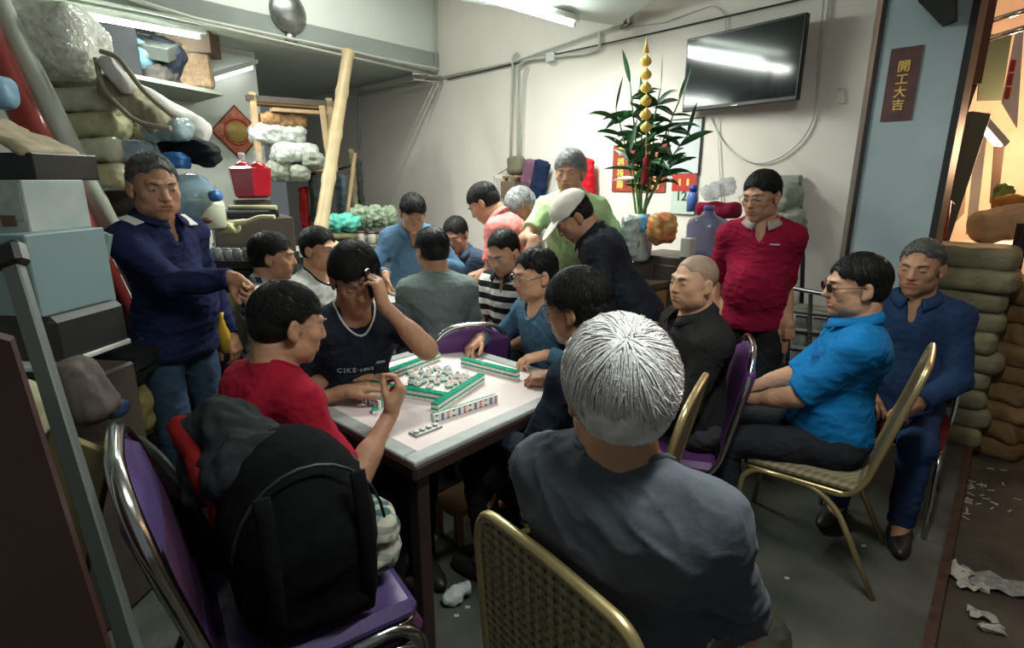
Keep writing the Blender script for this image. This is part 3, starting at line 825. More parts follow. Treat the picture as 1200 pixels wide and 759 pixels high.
# pipes tucked along the bottom of the beam
run('conduit', [bm(60, -30, .03), bm(230, 22, .03), bm(420, 62, .03), bm(512, 84, .03)], .014, M_pipe, 'upper grey pipe running the length of the beam edge')
run('conduit', [bm(150, 8, .045), bm(300, 42, .045), bm(505, 88, .045)], .012, M_pipe, 'lower grey pipe running the length of the beam edge')
run('conduit', [bm(508, -20, .02), bm(511, 78, .02)], .008, M_pipe, 'thin vertical pipe in the corner where beam and back wall meet')
b_ = MB(); 
for x0, y0 in ((492, 90), (508, 92)): b_.tube([bm(x0 - 8, y0 - 4, .06), bm(x0 + 10, y0 - 2, .06), bm(x0 + 10, y0 + 5, .06), bm(x0 - 8, y0 + 3, .06)], .009, n=6, closed=True)
b_.build('pipe_bracket', M_pipe, loc=bm(500, 90, .06), label='pale looped pipe clips in the corner under the beam', cat='bracket')
lc = bm(337, 15, .0)
l_ = empty('wall_vent', lc, 'round domed metal vent on the face of the beam', 'vent')
MB().lathe((0, 0, 0), [(.17, 0), (.17, .015), (.15, .03), (.12, .055), (.07, .075), (.001, .082)], axis=BN).build('dome', M_steel, l_)
MB().lathe((0, 0, -.21) , [(.055, 0), (.055, .02), (.03, .035), (.001, .04)], axis=BN).build('cap', M_steel, l_)

# ---- strip lamps
M_dimtube = mat('dim_tube', (.9, 1, .95), emit=(.95, .95, .95), es=6)
def strip_lamp(p, q, label, mt=None):
    p, q = Vector(p), Vector(q); d = (q - p).normalized(); s_ = d.cross(Vector((0, 0, 1))); R = Matrix((d, s_, Vector((0, 0, 1)))).transposed()
    m = (p + q) / 2; L = (q - p).length
    o = empty('strip_lamp', m, label, 'strip lamp')
    MB().box((0, 0, .04), (L + .08, .07, .04), R, bev=.004).build('housing', M_white_pl, o)
    MB().tube([p - m, q - m], .014, n=12).build('tube', mt or M_tubelight, o)
    for e, sg in ((p - m, 1), (q - m, -1)): MB().box(e - d * sg * .0 + Vector((0, 0, .01)), (.022, .032, .05), R).build('end_cap', M_white_pl, o)
    return o
strip_lamp(*TUBES[0], 'strip lamp on the low ceiling slab in front of the back wall')
strip_lamp(*TUBES[1], 'strip lamp over the mahjong table, just above the picture')
strip_lamp(*TUBES[2], 'strip lamp under the beam over the piled store shelves')

strip_lamp(*TUBES[3], 'added unseen strip lamp high in the void before the beam, above the picture', M_dimtube)  # housing and tube of the lamp added out of view for extra wall light
strip_lamp(bm(250, 93, -.68), bm(297, 79, -.68), 'short strip lamp at the top of the wall with the red diamond', M_dimtube)
# ---- television
tv = [wl(811, 52, .0), wl(958, 18, .0), wl(952, 120, .0), wl(811, 134, .0)]
tc = (tv[0] + tv[1] + tv[2] + tv[3]) / 4; tw = .86; thh = .50
tilt = Matrix.Rotation(math.radians(0), 3, 'X')
T0 = tc + WN * .14; o = empty('television', T0, 'black flat screen television mounted high on the back wall', 'television')
Rt = Matrix.Rotation(math.radians(-6.5), 3, 'Z') @ WM
MB().box((0, 0, 0), (tw, .045, thh), Rt, bev=.006).build('casing', M_black_pl, o)
M_screen = mat('glossy_screen', (.010, .013, .015), rough=.10, spec=.6)
MB().box(Rt @ Vector((0, .0235, .006)), (tw - .03, .003, thh - .042), Rt).build('screen', M_screen, o)
MB().box(Rt @ Vector((0, .025, -thh / 2 + .009)), (.045, .002, .006), Rt).build('badge', M_steel, o)
MB().box(Rt @ Vector((0, -.05, 0)), (.22, .07, .22), Rt).build('wall_bracket', M_dark, o)

# ---- red banner on the steel jamb
bc = wl(1056, 99, .056); o = empty('paper_banner', bc, 'dark red paper banner with gold characters on the steel jamb', 'banner')
M_banner = mat('faded_maroon_paper', (.085, .035, .035), rough=.6, col2=(.14, .055, .05), vs=14)
BW, BH = .155, .40
MB().box((0, 0, 0), (BW, .003, BH), WM).build('paper', M_banner, o)
def text(body, size, name, m, parent, off, R, label=None, ext=.0008):
    c = bpy.data.curves.new(name, 'FONT'); c.body = body; c.size = size; c.align_x = 'CENTER'; c.align_y = 'CENTER'; c.extrude = ext
    c.offset = size * .012
    t = bpy.data.objects.new(name, c); COL.objects.link(t)
    bpy.context.view_layer.update()
    me = bpy.data.meshes.new_from_object(t); bpy.data.objects.remove(t)
    o_ = bpy.data.objects.new(name, me); COL.objects.link(o_); me.materials.clear(); me.materials.append(m)
    o_.parent = parent; o_.location = off
    X, Nn, Z = R.col[0], R.col[1], R.col[2]
    o_.rotation_euler = Matrix((-X, Z, Nn)).transposed().to_euler()
    return o_
for i, ch in enumerate('開工大吉'):
    text(ch, .066, 'character', M_goldp, o, WM @ Vector((0, .003, BH / 2 - .105 - i * .070)), WM)
# ------------------------------------------------------------------ chairs
M_purple = cloth('purple_vinyl', (.085, .025, .115), rough=.5, spec=.4, bump=.08)
M_plum = cloth('plum_fabric', (.045, .016, .045), rough=.75)
M_greyc = cloth('grey_brown_vinyl', (.06, .05, .045), rough=.6)
M_weave = pattern('beige_woven_fabric', 'plaid', (.15, .12, .07), (.30, .25, .16), .022)
M_purple_seat = mat('worn_purple_vinyl', (.065, .04, .13), rough=.33, col2=(.085, .06, .165), vs=7, spec=.5)
def chair(name, loc, th, label, cat='chair', pad=None, frame=None, style='pad', group=None, hb=.93, w=.43, tilt=12, woven=None, rr=.012):
    """banquet chair: th is the way it faces"""
    o = empty(name, loc, label, cat, group, rz=-th)      # local +Y faces th
    fr = frame; hw = w / 2
    MB().box((0, .0, .435), (w, .44, .055), bev=.022).build('seat', pad, o, smooth=False)
    MB().tube([(-hw + .01, .215, .405), (hw - .01, .215, .405), (hw - .01, -.20, .405), (-hw + .01, -.20, .405)], .010, closed=True, fillet=.05).build('seat_frame', fr, o)
    tb = math.tan(math.radians(tilt))
    yb = lambda z: -.215 - (z - .43) * tb
    top = hb
    # outer frame of the back
    cr = .12 if style == 'pad' else .075; cw = .62 if style == 'pad' else .86
    pts = [(-hw + .015, -.06, .398), (-hw + .01, -.17, .395), (-hw, yb(.47), .47), (-hw, yb(top - cr), top - cr), (-hw * cw, yb(top - .01), top - .01), (0, yb(top), top),
           (hw * cw, yb(top - .01), top - .01), (hw, yb(top - cr), top - cr), (hw, yb(.47), .47), (hw - .01, -.17, .395), (hw - .015, -.06, .398)]
    MB().tube(pts, rr, fillet=.07, n=10).build('back_frame', fr, o)
    # legs
    for sx in (-1, 1):
        MB().tube([(sx * (hw - .01), .02, .402), (sx * (hw - .01), .165, .402), (sx * (hw - .005), .215, .36), (sx * hw, .245, .005)], rr, fillet=.06).build('leg', fr, o)
        MB().tube([(sx * (hw - .012), .12, .400), (sx * (hw - .012), -.06, .398), (sx * (hw - .01), -.15, .33), (sx * hw, -.315, .005)], rr, fillet=.07).build('leg', fr, o)
    # back panel
    if style == 'pad':
        bl = Blend(); zc = (.50 + top - .015) / 2; hz = (top - .015 - .50) / 2
        n_ = np.array([0, math.cos(math.radians(tilt)), math.sin(math.radians(tilt))]); uu = np.array([0, -math.sin(math.radians(tilt)), math.cos(math.radians(tilt))])
        R = np.stack([np.array([1, 0, 0]), n_, uu], 1)
        bl.rbox((0, yb(zc), zc - .03), (hw - .014, .017, hz - .03), .016, R, k=.03); bl.ell((0, yb(top - .12), top - .125), (hw - .016, .018, .112), R, k=.03)
        solid('backrest', bl, .010, woven or pad, o)
    else:
        mb = MB(); nx, nz = 19, 21; z0, z1 = .47, top - .012
        a = math.radians(tilt); cellw = (2 * hw - .014) / nx; cellh = (z1 - z0) / nz
        def inside(x, z):
            lim = hw - .006
            if z > top - .08:
                t = (z - (top - .08)) / .074; lim = hw - .006 - .065 * (1 - math.sqrt(max(0, 1 - min(t, 1) ** 2)))
            return abs(x) < lim
        for i in range(nx):
            for j in range(nz):
                xc, zc = -hw + .007 + (i + .5) * cellw, z0 + (j + .5) * cellh
                if not (inside(xc + cellw * .4, zc + cellh * .4) and inside(xc - cellw * .4, zc + cellh * .4)): continue
                hx, hz = cellw / 2, cellh / 2; ix, iz = hx * .52, hz * .50
                zc_ = zc
                P = lambda x, z: (x, yb(z), z)
                O = [P(xc - hx, zc - hz), P(xc + hx, zc - hz), P(xc + hx, zc + hz), P(xc - hx, zc + hz)]
                I_ = [P(xc - ix, zc - iz * .4), P(xc + ix * .0, zc - iz), P(xc + ix, zc + iz * .4), P(xc, zc + iz)]
                mb.add(O + I_, [(0, 1, 5, 4), (1, 2, 6, 5), (2, 3, 7, 6), (3, 0, 4, 7)])
        b = mb.build('backrest', woven or pad, o); sd = b.modifiers.new('thickness', 'SOLIDIFY'); sd.thickness = .010; sd.offset = 0
    return o

# ------------------------------------------------------------------ mahjong table
TX = hd(42.5); TY = hd(-47.5)          # edges run along TX (near corner to right corner) and TY (near corner to left corner)
TC = V(-.325, 2.18, 0); TS = .415
TR = Matrix((TX, TY, Vector((0, 0, 1)))).transposed()
def tp(a, b, z=.762): return TC + TX * a + TY * b + Vector((0, 0, z))
M_pink = mat('pink_table_paper', (.74, .60, .60), rough=.6, col2=(.80, .70, .68), vs=9, spec=.3)
M_rim = mat('grey_laminate', (.33, .34, .33), rough=.35, var=.1, vs=20)
M_tblside = mat('maroon_black_lacquer', (.035, .018, .018), rough=.3, coat=.3)
tbl = empty('mahjong_table', TC, 'square dark mahjong table with pink playing surface in the room centre', 'table')
MB().box((0, 0, .725), (TS * 2 + .11, TS * 2 + .11, .055), TR, bev=.01).build('apron', M_tblside, tbl)
rim = MB()
for a, b, sx, sy in ((0, TS + .02, TS * 2 + .10, .06), (0, -TS - .02, TS * 2 + .10, .06), (TS + .02, 0, .06, TS * 2 - .02), (-TS - .02, 0, .06, TS * 2 - .02)):
    rim.box(TX * a + TY * b + Vector((0, 0, .756)), (sx, sy, .018), TR, bev=.004)
rim.build('rim', M_rim, tbl)
MB().box((0, 0, .752), (TS * 2 + .02, TS * 2 + .02, .012), TR).build('playing_surface', M_pink, tbl)
for a in (-1, 1):
    for b in (-1, 1):
        MB().box(TX * a * (TS - .0) + TY * b * (TS - .0) + Vector((0, 0, .35)), (.05, .05, .70), TR, bev=.004).build('leg', M_tblside, tbl)
for a in (-1, 1):
    MB().box(TX * a * TS + Vector((0, 0, .20)), (.025, TS * 2 - .06, .035), TR).build('stretcher', M_tblside, tbl)

# tiles: white front, green back
M_tile = mat('ivory_tile', (.80, .78, .72), rough=.28, coat=.3); M_tback = mat('green_tile_back', (.0, .33, .20), rough=.25, coat=.3)
M_mark = mat('black_tile_print', (.03, .04, .07), rough=.5); M_markr = mat('red_tile_print', (.45, .05, .05), rough=.5); M_markg = mat('blue_tile_print', (.08, .13, .35), rough=.5)
tw_, th_, td_ = .024, .032, .020
def tile_proto(face):
    # local frame: lies face down, green back up; x = width, y = height
    o = MB().box((0, 0, .0065), (tw_, th_, .013), bev=.002).build('mahjong_tile', M_tile)
    MB().box((0, 0, .0165), (tw_, th_, .007), bev=.002).build('tile_back', M_tback, o)
    if face:
        mb = MB(); rs = random.Random(face)
        mm = [M_mark, M_markr, M_markg]
        for k in range(face % 3 + 2):
            y = -.010 + .020 * k / (face % 3 + 1)
            mb.box((0, y, -.0004), (.013 - .003 * (k % 2), .0045, .001), mi=0)
            mb.box((.002, y, -.0004), (.0025, .008, .001), mi=0)
        mb.build('tile_print', mm[face % 3], o)
    return o
protos = [tile_proto(0)] + [tile_proto(i) for i in (1, 2, 3)]
fresh = [True] * 4
def tile(p, rot3, label, group, kind=0):
    o = protos[kind]
    if fresh[kind]: fresh[kind] = False
    else: o = copy_tree(o)
    o.location = p; o.rotation_euler = rot3.to_euler()
    return tag(o, label, 'mahjong tile', group)
UP = Vector((0, 0, 1))
def rot_from(x, z):
    x, z = Vector(x).normalized(), Vector(z).normalized(); return Matrix((x, z.cross(x), z)).transposed()
def tile_row(pa, pb, label, group, layers=2, mode='down', kindf=lambda i: 0, z0=.759, n=None):
    pa, pb = Vector((pa.x, pa.y, 0)), Vector((pb.x, pb.y, 0)); d = (pb - pa); L = d.length; d.normalize(); n = n or int(L / (tw_ + .0006)); side = Vector((-d.y, d.x, 0))
    for i in range(n):
        for j in range(layers):
            p = pa + d * (tw_ + .0006) * (i + .5)
            if mode == 'down': tile(p + Vector((0, 0, z0 + j * td_)), rot_from(d, UP), label, group)
            elif mode == 'stand':   # upright, face (underside) toward +side
                tile(p + Vector((0, 0, z0 + th_ / 2)) + side * td_ / 2, rot_from(d, -side), label, group, kindf(i))
def ot(px, py, z=.76): return onz(px, py, z)
tile_row(ot(455, 443), ot(503, 425), 'green-backed tile in the double row at the far left of the table', 'tile wall at the far left', n=13)
tile_row(ot(542, 428), ot(593, 441), 'green-backed tile in the double row at the far right of the table', 'tile wall at the far right', n=13)
tile_row(ot(425, 455), ot(513, 470), 'green-backed tile in the long near-left double row', 'tile wall at the near left', n=16)
tile_row(ot(509, 484), ot(560, 450), 'green-backed tile in the slanting double row near the table centre', 'slanting tile wall near the centre', n=15)
tile_row(ot(582, 470), ot(521, 490), 'upright tile of the hand facing the gold chairs, print showing', 'hand of tiles at the near right', layers=1, mode='stand', kindf=lambda i: 1 + (i * 7) % 3, n=12)
tile_row(ot(447, 478), ot(418, 468), 'upright tile of the hand in front of the red t-shirt', 'hand of tiles at the near left', layers=1, mode='stand', kindf=lambda i: 1 + (i * 5) % 3, n=7)
rs = random.Random(4); cc = ot(512, 444); placed = []
while len(placed) < 26:
    a, r_ = rs.uniform(0, 6.28), math.sqrt(rs.random())
    p = cc + Vector((math.cos(a) * r_ * .15, math.sin(a) * r_ * .12, 0))
    if all((p - q_).length > .034 for q_ in placed): placed.append(p)
for p in placed:
    a = rs.uniform(0, 6.28); tile(Vector((p.x, p.y, .759 + .020)), rot_from((math.cos(a), math.sin(a), 0), -UP), 'discarded tile lying face up in the middle of the table', 'discarded tiles in the middle', rs.choice((1, 2, 3)))
p = ot(440, 483); tile(Vector((p.x, p.y, .759)), rot_from((1, .3, 0), UP), 'single green-backed tile lying by the red t-shirt player’s raised hand', None)
# chip tray near the corner
p = ot(499, 504); o = empty('chip_tray', Vector((p.x, p.y, .758)), 'small silver chip tray lying at the near corner of the mahjong table', 'tray')
Rc = rot_from(ot(516, 499) - ot(482, 512), UP)
MB().box((0, 0, .004), (.115, .045, .008), Rc, bev=.002).build('tray', M_steel, o)
for k in range(4): MB().lathe(Rc @ Vector((-.04 + .027 * k, 0, .008)), [(.010, 0), (.010, .006), (.008, .007)], n=14).build('chip', M_white_pl, o)
p = ot(530, 404); o = MB().box((0, 0, .012), (.10, .06, .022), TR, bev=.006).build('tile_case', M_white_pl, label='small clear box at the far corner of the mahjong table', cat='box'); o.location = (p.x, p.y, .765)
p = ot(372, 452); o = MB().box((0, 0, .003), (.12, .09, .003), Matrix.Rotation(.4, 3, 'Z')).build('paper_sheet', mat('news_print', (.5, .52, .48), col2=(.3, .32, .3), vs=60), label='small printed sheet lying at the left corner of the mahjong table', cat='paper'); o.location = (p.x, p.y, .765)
# ------------------------------------------------------------------ the people
ar = lambda v: np.array(v, float)
BLK = cloth('black_trousers', (.012, .012, .014)); DKG = cloth('charcoal_trousers', (.035, .036, .04)); JEAN = cloth('blue_jeans', (.035, .06, .10), var=.25); JEAN2 = cloth('faded_jeans', (.10, .19, .28), var=.2)
SHOE = mat('black_leather', (.015, .014, .014), rough=.45)
M_frame = mat('black_eyeglass_frame', (.01, .01, .01), rough=.3); M_wire = mat('wire_eyeglass_frame', (.35, .33, .3), rough=.3, metal=1)
M_lens = mat('dark_lens', (.01, .008, .006), rough=.08, spec=.7)
def seat_for(I, name, label, th=None, back=.0, **k):
    P = I['P'] + I['f0'] * (.05 - back); t = th if th is not None else math.degrees(math.atan2(I['f0'][0], I['f0'][1]))
    return chair(name, Vector((P[0], P[1], 0)), t, label, **k)

# front row
c_white = cloth('slate_cotton', (.085, .095, .115), vs=5)
I = person('white-haired person in a slate shirt seen from behind, seated on the nearest gold chair', (722, 459, .96), 44, hy=-9, hp=2, lean=-6, top='tee', tm=c_white, pm=cloth('olive_trousers', (.04, .042, .03)), sm=SHOE,
           tone='a', hair='full', hairm='white', res=.004, cres=.006, twist=6, seed=1, sleeve=.9, folds=1.2, hs=1.0, nlocks=0, nk=.55)
WH = I
strands(I['C'], I['HR'], I['s'], I['o'], I['base'], M_hair['white'], 'full', n=5200, seed=5, ln=.062, r=.0019, whorl=(.02, -.07, .085), mess=.16, hf=.30)
seat_for(I, 'gold_banquet_chair', 'gold-framed chair with a perforated back under the white-haired person, nearest the camera', th=53, frame=M_gold, pad=M_greyc, style='mesh', woven=M_weave, hb=.985, back=-.0, tilt=4, w=.43)

c_red = cloth('red_cotton', (.27, .008, .024), vs=4)
w1 = ar(onz(458, 484, .87)); w2 = ar(onz(405, 458, .82))
I = person('person in a red t-shirt raising the right hand over the mahjong tiles', (338, 380, 1.74), 40, hy=52, hp=14, lean=12, top='tee', tm=c_red, pm=BLK, sm=SHOE, tone='b', hair='crop',
           R_=dict(w=w1, d=(.3, .35, .75), n=(-.8, .1, .1), curl='pinch', pole=(.5, -.3, -.9)), L_=dict(w=w2, d=(.95, .35, .05), n=(0, 0, -1), curl='flat', pole=(-.5, .4, -.6)), res=.0042, cres=.006, seed=2, sleeve=.82, hs=1.08, nlocks=2600)
RT = I
seat_for(I, 'purple_padded_chair', 'chair with a dark curved back behind the red t-shirt, jacket hanging on it', frame=M_dark, pad=M_plum, hb=.90)

c_blk = cloth('navy_black_jersey', (.014, .017, .028), vs=6)
w1 = ar(onz(412, 441, .81)); w2 = ar(at(449, 356, 2.10))
I = person('person in a black t-shirt with white neck trim holding a phone to the ear', (416, 327, 2.17), 150, hy=152, hp=22, lean=8, top='tee', tm=c_blk, pm=BLK, sm=SHOE, tone='b', hair='full',
           R_=dict(w=w1, d=(1, .02, .02), n=(0, 0, -1), curl='flat', pole=(-.8, .1, -.5)), L_=dict(w=w2, d=(-.18, -.1, 1), n=(-.9, .1, -.1), curl='grip', pole=(.9, -.3, -.8)), res=.0048, cres=.007, seed=3, closed_eyes=True, nlocks=2600, band_off=True)
BT = I
# white neck binding, chest print
N, u, f, l = I['N'], I['u'], I['f'], I['l']
bpy.context.view_layer.update()
neck_band(I, 'neck_trim', cloth('white_trim', (.6, .58, .55)))
pc = MB(); 
def surf_pt(I, x, z, off=.0):     # a point on the chest of a garment
    me = I['shirt'].data; P0 = Vector(I['P'] + I['u'] * z + I['l'] * x - I['base']); d = Vector(I['f'])
    ok, loc, nor, _ = I['shirt'].ray_cast(P0 + d * .5, -d)
    return (loc + d * (.005 + off), nor) if ok else (P0 + d * .14, d)
bpy.context.view_layer.update()
rs = random.Random(8)
x = -.100
glyphs = ['C', 'I', 'K', 'E', "'", 's', 'a', 'r', 't']
M_print = mat('faded_white_print', (.35, .37, .38), rough=.8)
Lw = [(.020, 'C'), (.008, 'I'), (.019, 'K'), (.017, 'E'), (.006, '·'), (.012, 's'), (.012, 'x'), (.013, 'u'), (.012, 's')]
for wdt, ch in Lw:
    p, nn = surf_pt(I, x + wdt / 2, .335)
    Nn = nn.normalized(); xx = Vector(I['l']); xx = (xx - Nn * xx.dot(Nn)).normalized(); zz = Nn.cross(xx)
    if zz.z < 0: zz = -zz
    Rg = Matrix((-xx, Nn, zz)).transposed()
    text(ch, .030, 'letter', M_print, I['shirt'], p, Rg); x += wdt + .003
p, nn = surf_pt(I, .065, .352); MB().box(p, (.055, .003, .010), Matrix((Vector(I['l']), Vector(I['f']), Vector(I['u']))).transposed()).build('print_bar', M_print, I['shirt'])
ph = MB().box((0, 0, 0), (.009, .052, .115), bev=.006); a_ = I['arms']['L']; pc = Vector(a_[2] + _n(a_[3]) * .085 + _n(a_[4]) * .030)
o = ph.build('mobile_phone', M_black_pl, label='black mobile phone held to the ear of the person in the black t-shirt', cat='phone'); o.location = pc
o.rotation_euler = Matrix((Vector(_n(a_[4])), Vector(np.cross(_n(a_[3]), _n(a_[4]))), Vector(_n(a_[3])))).transposed().to_euler()
seat_for(I, 'purple_padded_chair', 'chair hidden under the person in the black t-shirt', frame=M_dark, pad=M_plum, hb=.85)

c_blue = cloth('steel_blue_knit', (.06, .125, .20), vs=7)
I = person('person in a steel blue sweater with both hands on the far right of the table', (627, 322, 2.68), 236, hy=246, hp=8, lean=12, top='long', tm=c_blue, pm=BLK, sm=SHOE, tone='a', hair='crop', fat=.8, bulk=1.05,
           R_=dict(w=ar(onz(562, 396, .83)), d=(-.55, -.75, -.45), n=(.2, -.3, -1), curl='press', pole=(-.4, .6, -.8)), L_=dict(w=ar(onz(640, 416, .82)), d=(-1, -.25, -.12), n=(0, 0, -1), curl='relax', pole=(.6, -.5, -.6)), res=.005, cres=.007, seed=4, gaze=-1)
spectacles(I, M_wire)
seat_for(I, 'purple_padded_chair', 'chair under the person in the steel blue sweater', frame=M_chrome, pad=M_plum, hb=.86)

c_navy = cloth('dark_navy_cotton', (.012, .018, .030))
I = person('person with glasses in a dark navy shirt, just in front of the white hair', (676, 362, 1.93), -55, hy=-62, hp=12, lean=4, top='long', tm=c_navy, pm=BLK, sm=SHOE, tone='b', hair='full',
           R_=dict(w=ar(onz(648, 440, .80)), d=(-1, -.05, -.06), n=(0, .2, -1), curl='grip', pole=(.5, .5, -.8)), L_=dict(w=(.34, .12, .12), rel=1), res=.0045, cres=.007, seed=5, nlocks=2600)
spectacles(I, M_frame)
seat_for(I, 'gold_banquet_chair', 'gold chair with a woven back showing just right of the white hair', th=-62, frame=M_gold, pad=M_greyc, style='mesh', woven=M_weave, hb=.95, back=.07)

c_char = cloth('charcoal_knit', (.018, .017, .018), vs=6)
I = person('laughing bald person in a black long-sleeved polo, seated in front of the red polo', (813, 332, 2.36), 262, hy=246, hp=-2, lean=3, top='polo_long', tm=c_char, cm=c_char, pm=DKG, sm=None, tone='a', hair='shaved', hairm='shaved', fat=1.4, bulk=1.16, ankles=[(.80, 2.40, .05), (.90, 2.56, .05)], belly=.07,
           R_=dict(w=(.30, -.02, .14), rel=1, d=(.2, 0, 0), n=(0, 0, -1), curl='relax'), L_=dict(w=(.30, .02, .17), rel=1, curl='relax'), res=.0046, cres=.007, seed=6, hs=1.0)
I['o'].name = 'person'
BD7 = I
C, HR, s, base = I['C'], I['HR'], I['s'], I['base']
Pt = lambda x, y, z: Vector(C + HR @ (np.array([x, y, z]) * s) - base)
MB().ball(Pt(0, .0915, -.0585), (.020, .005, .0042), rot=Matrix([list(HR[i]) for i in range(3)])).build('teeth', mat('teeth', (.6, .56, .48), rough=.3), I['o'])
seat_for(I, 'purple_padded_chair', 'purple chair with a shiny metal rim under the laughing bald person', th=286, frame=M_chrome, pad=M_purple, hb=.95, w=.44, back=-.08)
for k, (a, dr) in enumerate(((ar(I['legs'][0][2]), 1), (ar(I['legs'][1][2]), 1))):
    fo = Vector(I['f0']); o = empty('slipper', Vector((a[0], a[1], 0)), ('blue rubber slipper on the left foot' if k else 'blue rubber slipper on the right foot') + ' of the laughing bald person', 'slipper')
    sb = Blend(); R = np.stack([I['l0'], I['f0'], ar((0, 0, 1))], 1); sb.rbox(I['f0'] * .06 + ar((0, 0, .012)), (.048, .14, .011), .01, R); 
    M_sl = cloth('blue_rubber', (.02, .045, .075), rough=.5)
    solid('sole', sb, .006, M_sl, o)
    sb = Blend(); sb.ell(I['f0'] * .12 + ar((0, 0, .025)), (.052, .06, .038), R); sb.ell(I['f0'] * .09 + ar((0, 0, .025)), (.044, .075, .030), R, sub=True); sb.half((0, 0, .012), (0, 0, -1), (-1, -1, -1), (1, 1, 1)); solid('strap', sb, .005, M_sl, o)

c_rp = cloth('crimson_pique', (.21, .006, .028), vs=5)
I = person('standing person in a crimson polo shirt with hands in pockets, against the back wall', (892, 230, 2.93), 207, hy=232, hp=12, legs='stand', pz=.90, top='polo', tm=c_rp, cm=cloth('grey_collar', (.30, .24, .22)), pm=BLK, sm=SHOE, tone='b', hair='short', bulk=1.0, belly=.045,
           R_=dict(w=(.08, -.19, -.06), rel=1, d=(.0, .1, -1), n=(.3, 0, 0), curl='relax', pole=(0, 1, 0)), L_=dict(w=(.08, .19, -.06), rel=1, curl='relax', d=(0, 0, -1), pole=(.2, 1, 0)), res=.005, cres=.007, seed=7, sleeve=.95, closed_eyes=True)
RP = I
bpy.context.view_layer.update()
p, nn = surf_pt(I, .075, .37); MB().box(p, (.052, .003, .007), Matrix((Vector(I['l']), Vector(I['f']), Vector(I['u']))).transposed()).build('chest_emblem', cloth('white_stitch', (.55, .45, .45)), I['shirt'])
spectacles(I, M_wire)

c_bp = cloth('bright_blue_pique', (.008, .145, .38), vs=5)
I = person('person in a bright blue polo and dark glasses seated sideways on a gold chair', (1003, 336, 2.20), -66, hy=-80, hp=4, lean=-3, top='polo', tm=c_bp, cm=c_bp, pm=cloth('dark_slacks', (.02, .021, .026)), sm=SHOE, tone='a', hair='short', bulk=1.05, belly=.05,
           R_=dict(w=(.37, -.03, .14), rel=1, d=(-.9, -.25, -.2), n=(0, .4, -1), curl='grip'), L_=dict(w=(.37, .05, .12), rel=1, d=(-.9, .2, -.2), n=(0, -.4, -1), curl='relax'), res=.0045, cres=.007, seed=8, sleeve=.95, fat=.5)
BP = I
spectacles(I, M_frame, M_lens, name='sunglasses')
chair('gold_banquet_chair', V(1.30, 2.20, 0), -52, 'gold-framed chair with a woven beige back under the bright blue polo', frame=M_gold, pad=M_weave, style='mesh', woven=M_weave, hb=.97, tilt=14)

c_nv = cloth('navy_work_cotton', (.018, .038, .095), vs=5)
I = person('person in a navy work jacket seated by the steel jamb and the stacked sacks', (1079, 314, 2.56), 222, hy=232, hp=5, lean=2, top='shirt_long', tm=c_nv, cm=c_nv, pm=c_nv, sm=SHOE, tone='b', hair='thin', hairm='salt', res=.0052, cres=.008, seed=9, closed_eyes=True)
seat_for(I, 'chrome_chair', 'chrome-legged chair under the person in the navy work jacket', frame=M_chrome, pad=cloth('maroon_vinyl', (.12, .01, .01)), hb=.80)

# the standing pointer
c_pn = cloth('navy_jersey', (.014, .018, .060), vs=5)
I = person('standing person in a navy sweater with white shoulder patches, pointing at the table', (181, 220, 2.33), 108, hy=130, hp=8, legs='stand', pz=.93, top='polo_long', tm=c_pn, cm=c_pn, pm=JEAN, sm=SHOE, tone='b', hair='thin', hairm='salt', hs=1.12, nk=.75, bulk=1.04, belly=.06, fat=.8,
           R_=dict(w=ar(at(272, 326, 2.20)), d=(.75, -.1, -.62), n=(-.1, -.9, -.2), curl='point', pole=(-.3, -.2, -1)), L_=dict(w=(.05, .26, -.08), rel=1), res=.0048, cres=.007, seed=10, sleeve=1)
PT = I
M_patch = cloth('white_patch', (.62, .60, .58))
bpy.context.view_layer.update()
for k, (x, y) in enumerate(((-.13, .02), (.11, .05))):
    P0 = Vector(I['N'] + I['l'] * x + I['f'] * y - I['base']); ok, loc, nor, _ = I['shirt'].ray_cast(P0 + Vector((0, 0, .3)), Vector((0, 0, -1)))
    if ok:
        n_ = nor.normalized(); a_ = Vector(I['f']); a_ = (a_ - n_ * a_.dot(n_)).normalized(); b_ = n_.cross(a_)
        MB().box(loc + n_ * .001, (.085, .045, .006), Matrix((a_, b_, n_)).transposed(), bev=.002).build('shoulder_patch', M_patch, I['shirt'])

# second table and the people round it
T2 = V(-.62, 3.86, 0); t2 = empty('square_table', T2, 'second card table behind the mahjong table, mostly hidden by its players', 'table')
MB().box((0, 0, .735), (.80, .80, .04), TR, bev=.008).build('tabletop', M_tblside, t2)
MB().box((0, 0, .757), (.74, .74, .004), TR).build('playing_surface', mat('white_table_paper', (.7, .7, .66), rough=.7), t2)
for a in (-1, 1):
    for b in (-1, 1): MB().box(TX * a * .36 + TY * b * .36 + Vector((0, 0, .36)), (.045, .045, .72), TR).build('leg', M_tblside, t2)
def bg(label, head, th, **k):
    k.setdefault('res', .0065); k.setdefault('cres', .009); k.setdefault('pm', BLK); k.setdefault('sm', SHOE)
    return person(label, head, th, **k)
I = bg('person in a grey t-shirt seen from behind at the second table, on a purple chair', (506, 294, 3.14), -18, hy=-38, hp=10, lean=10, top='tee', tm=cloth('grey_green_cotton', (.14, .17, .165), vs=5), tone='b', hair='short', seed=11, bulk=1.06)
chair('purple_padded_chair', Vector((I['P'][0] + .10, I['P'][1] - .04, 0)), -18, 'chair with a deep purple rounded back behind the grey t-shirt', frame=M_chrome, pad=M_purple, hb=.90, w=.42)
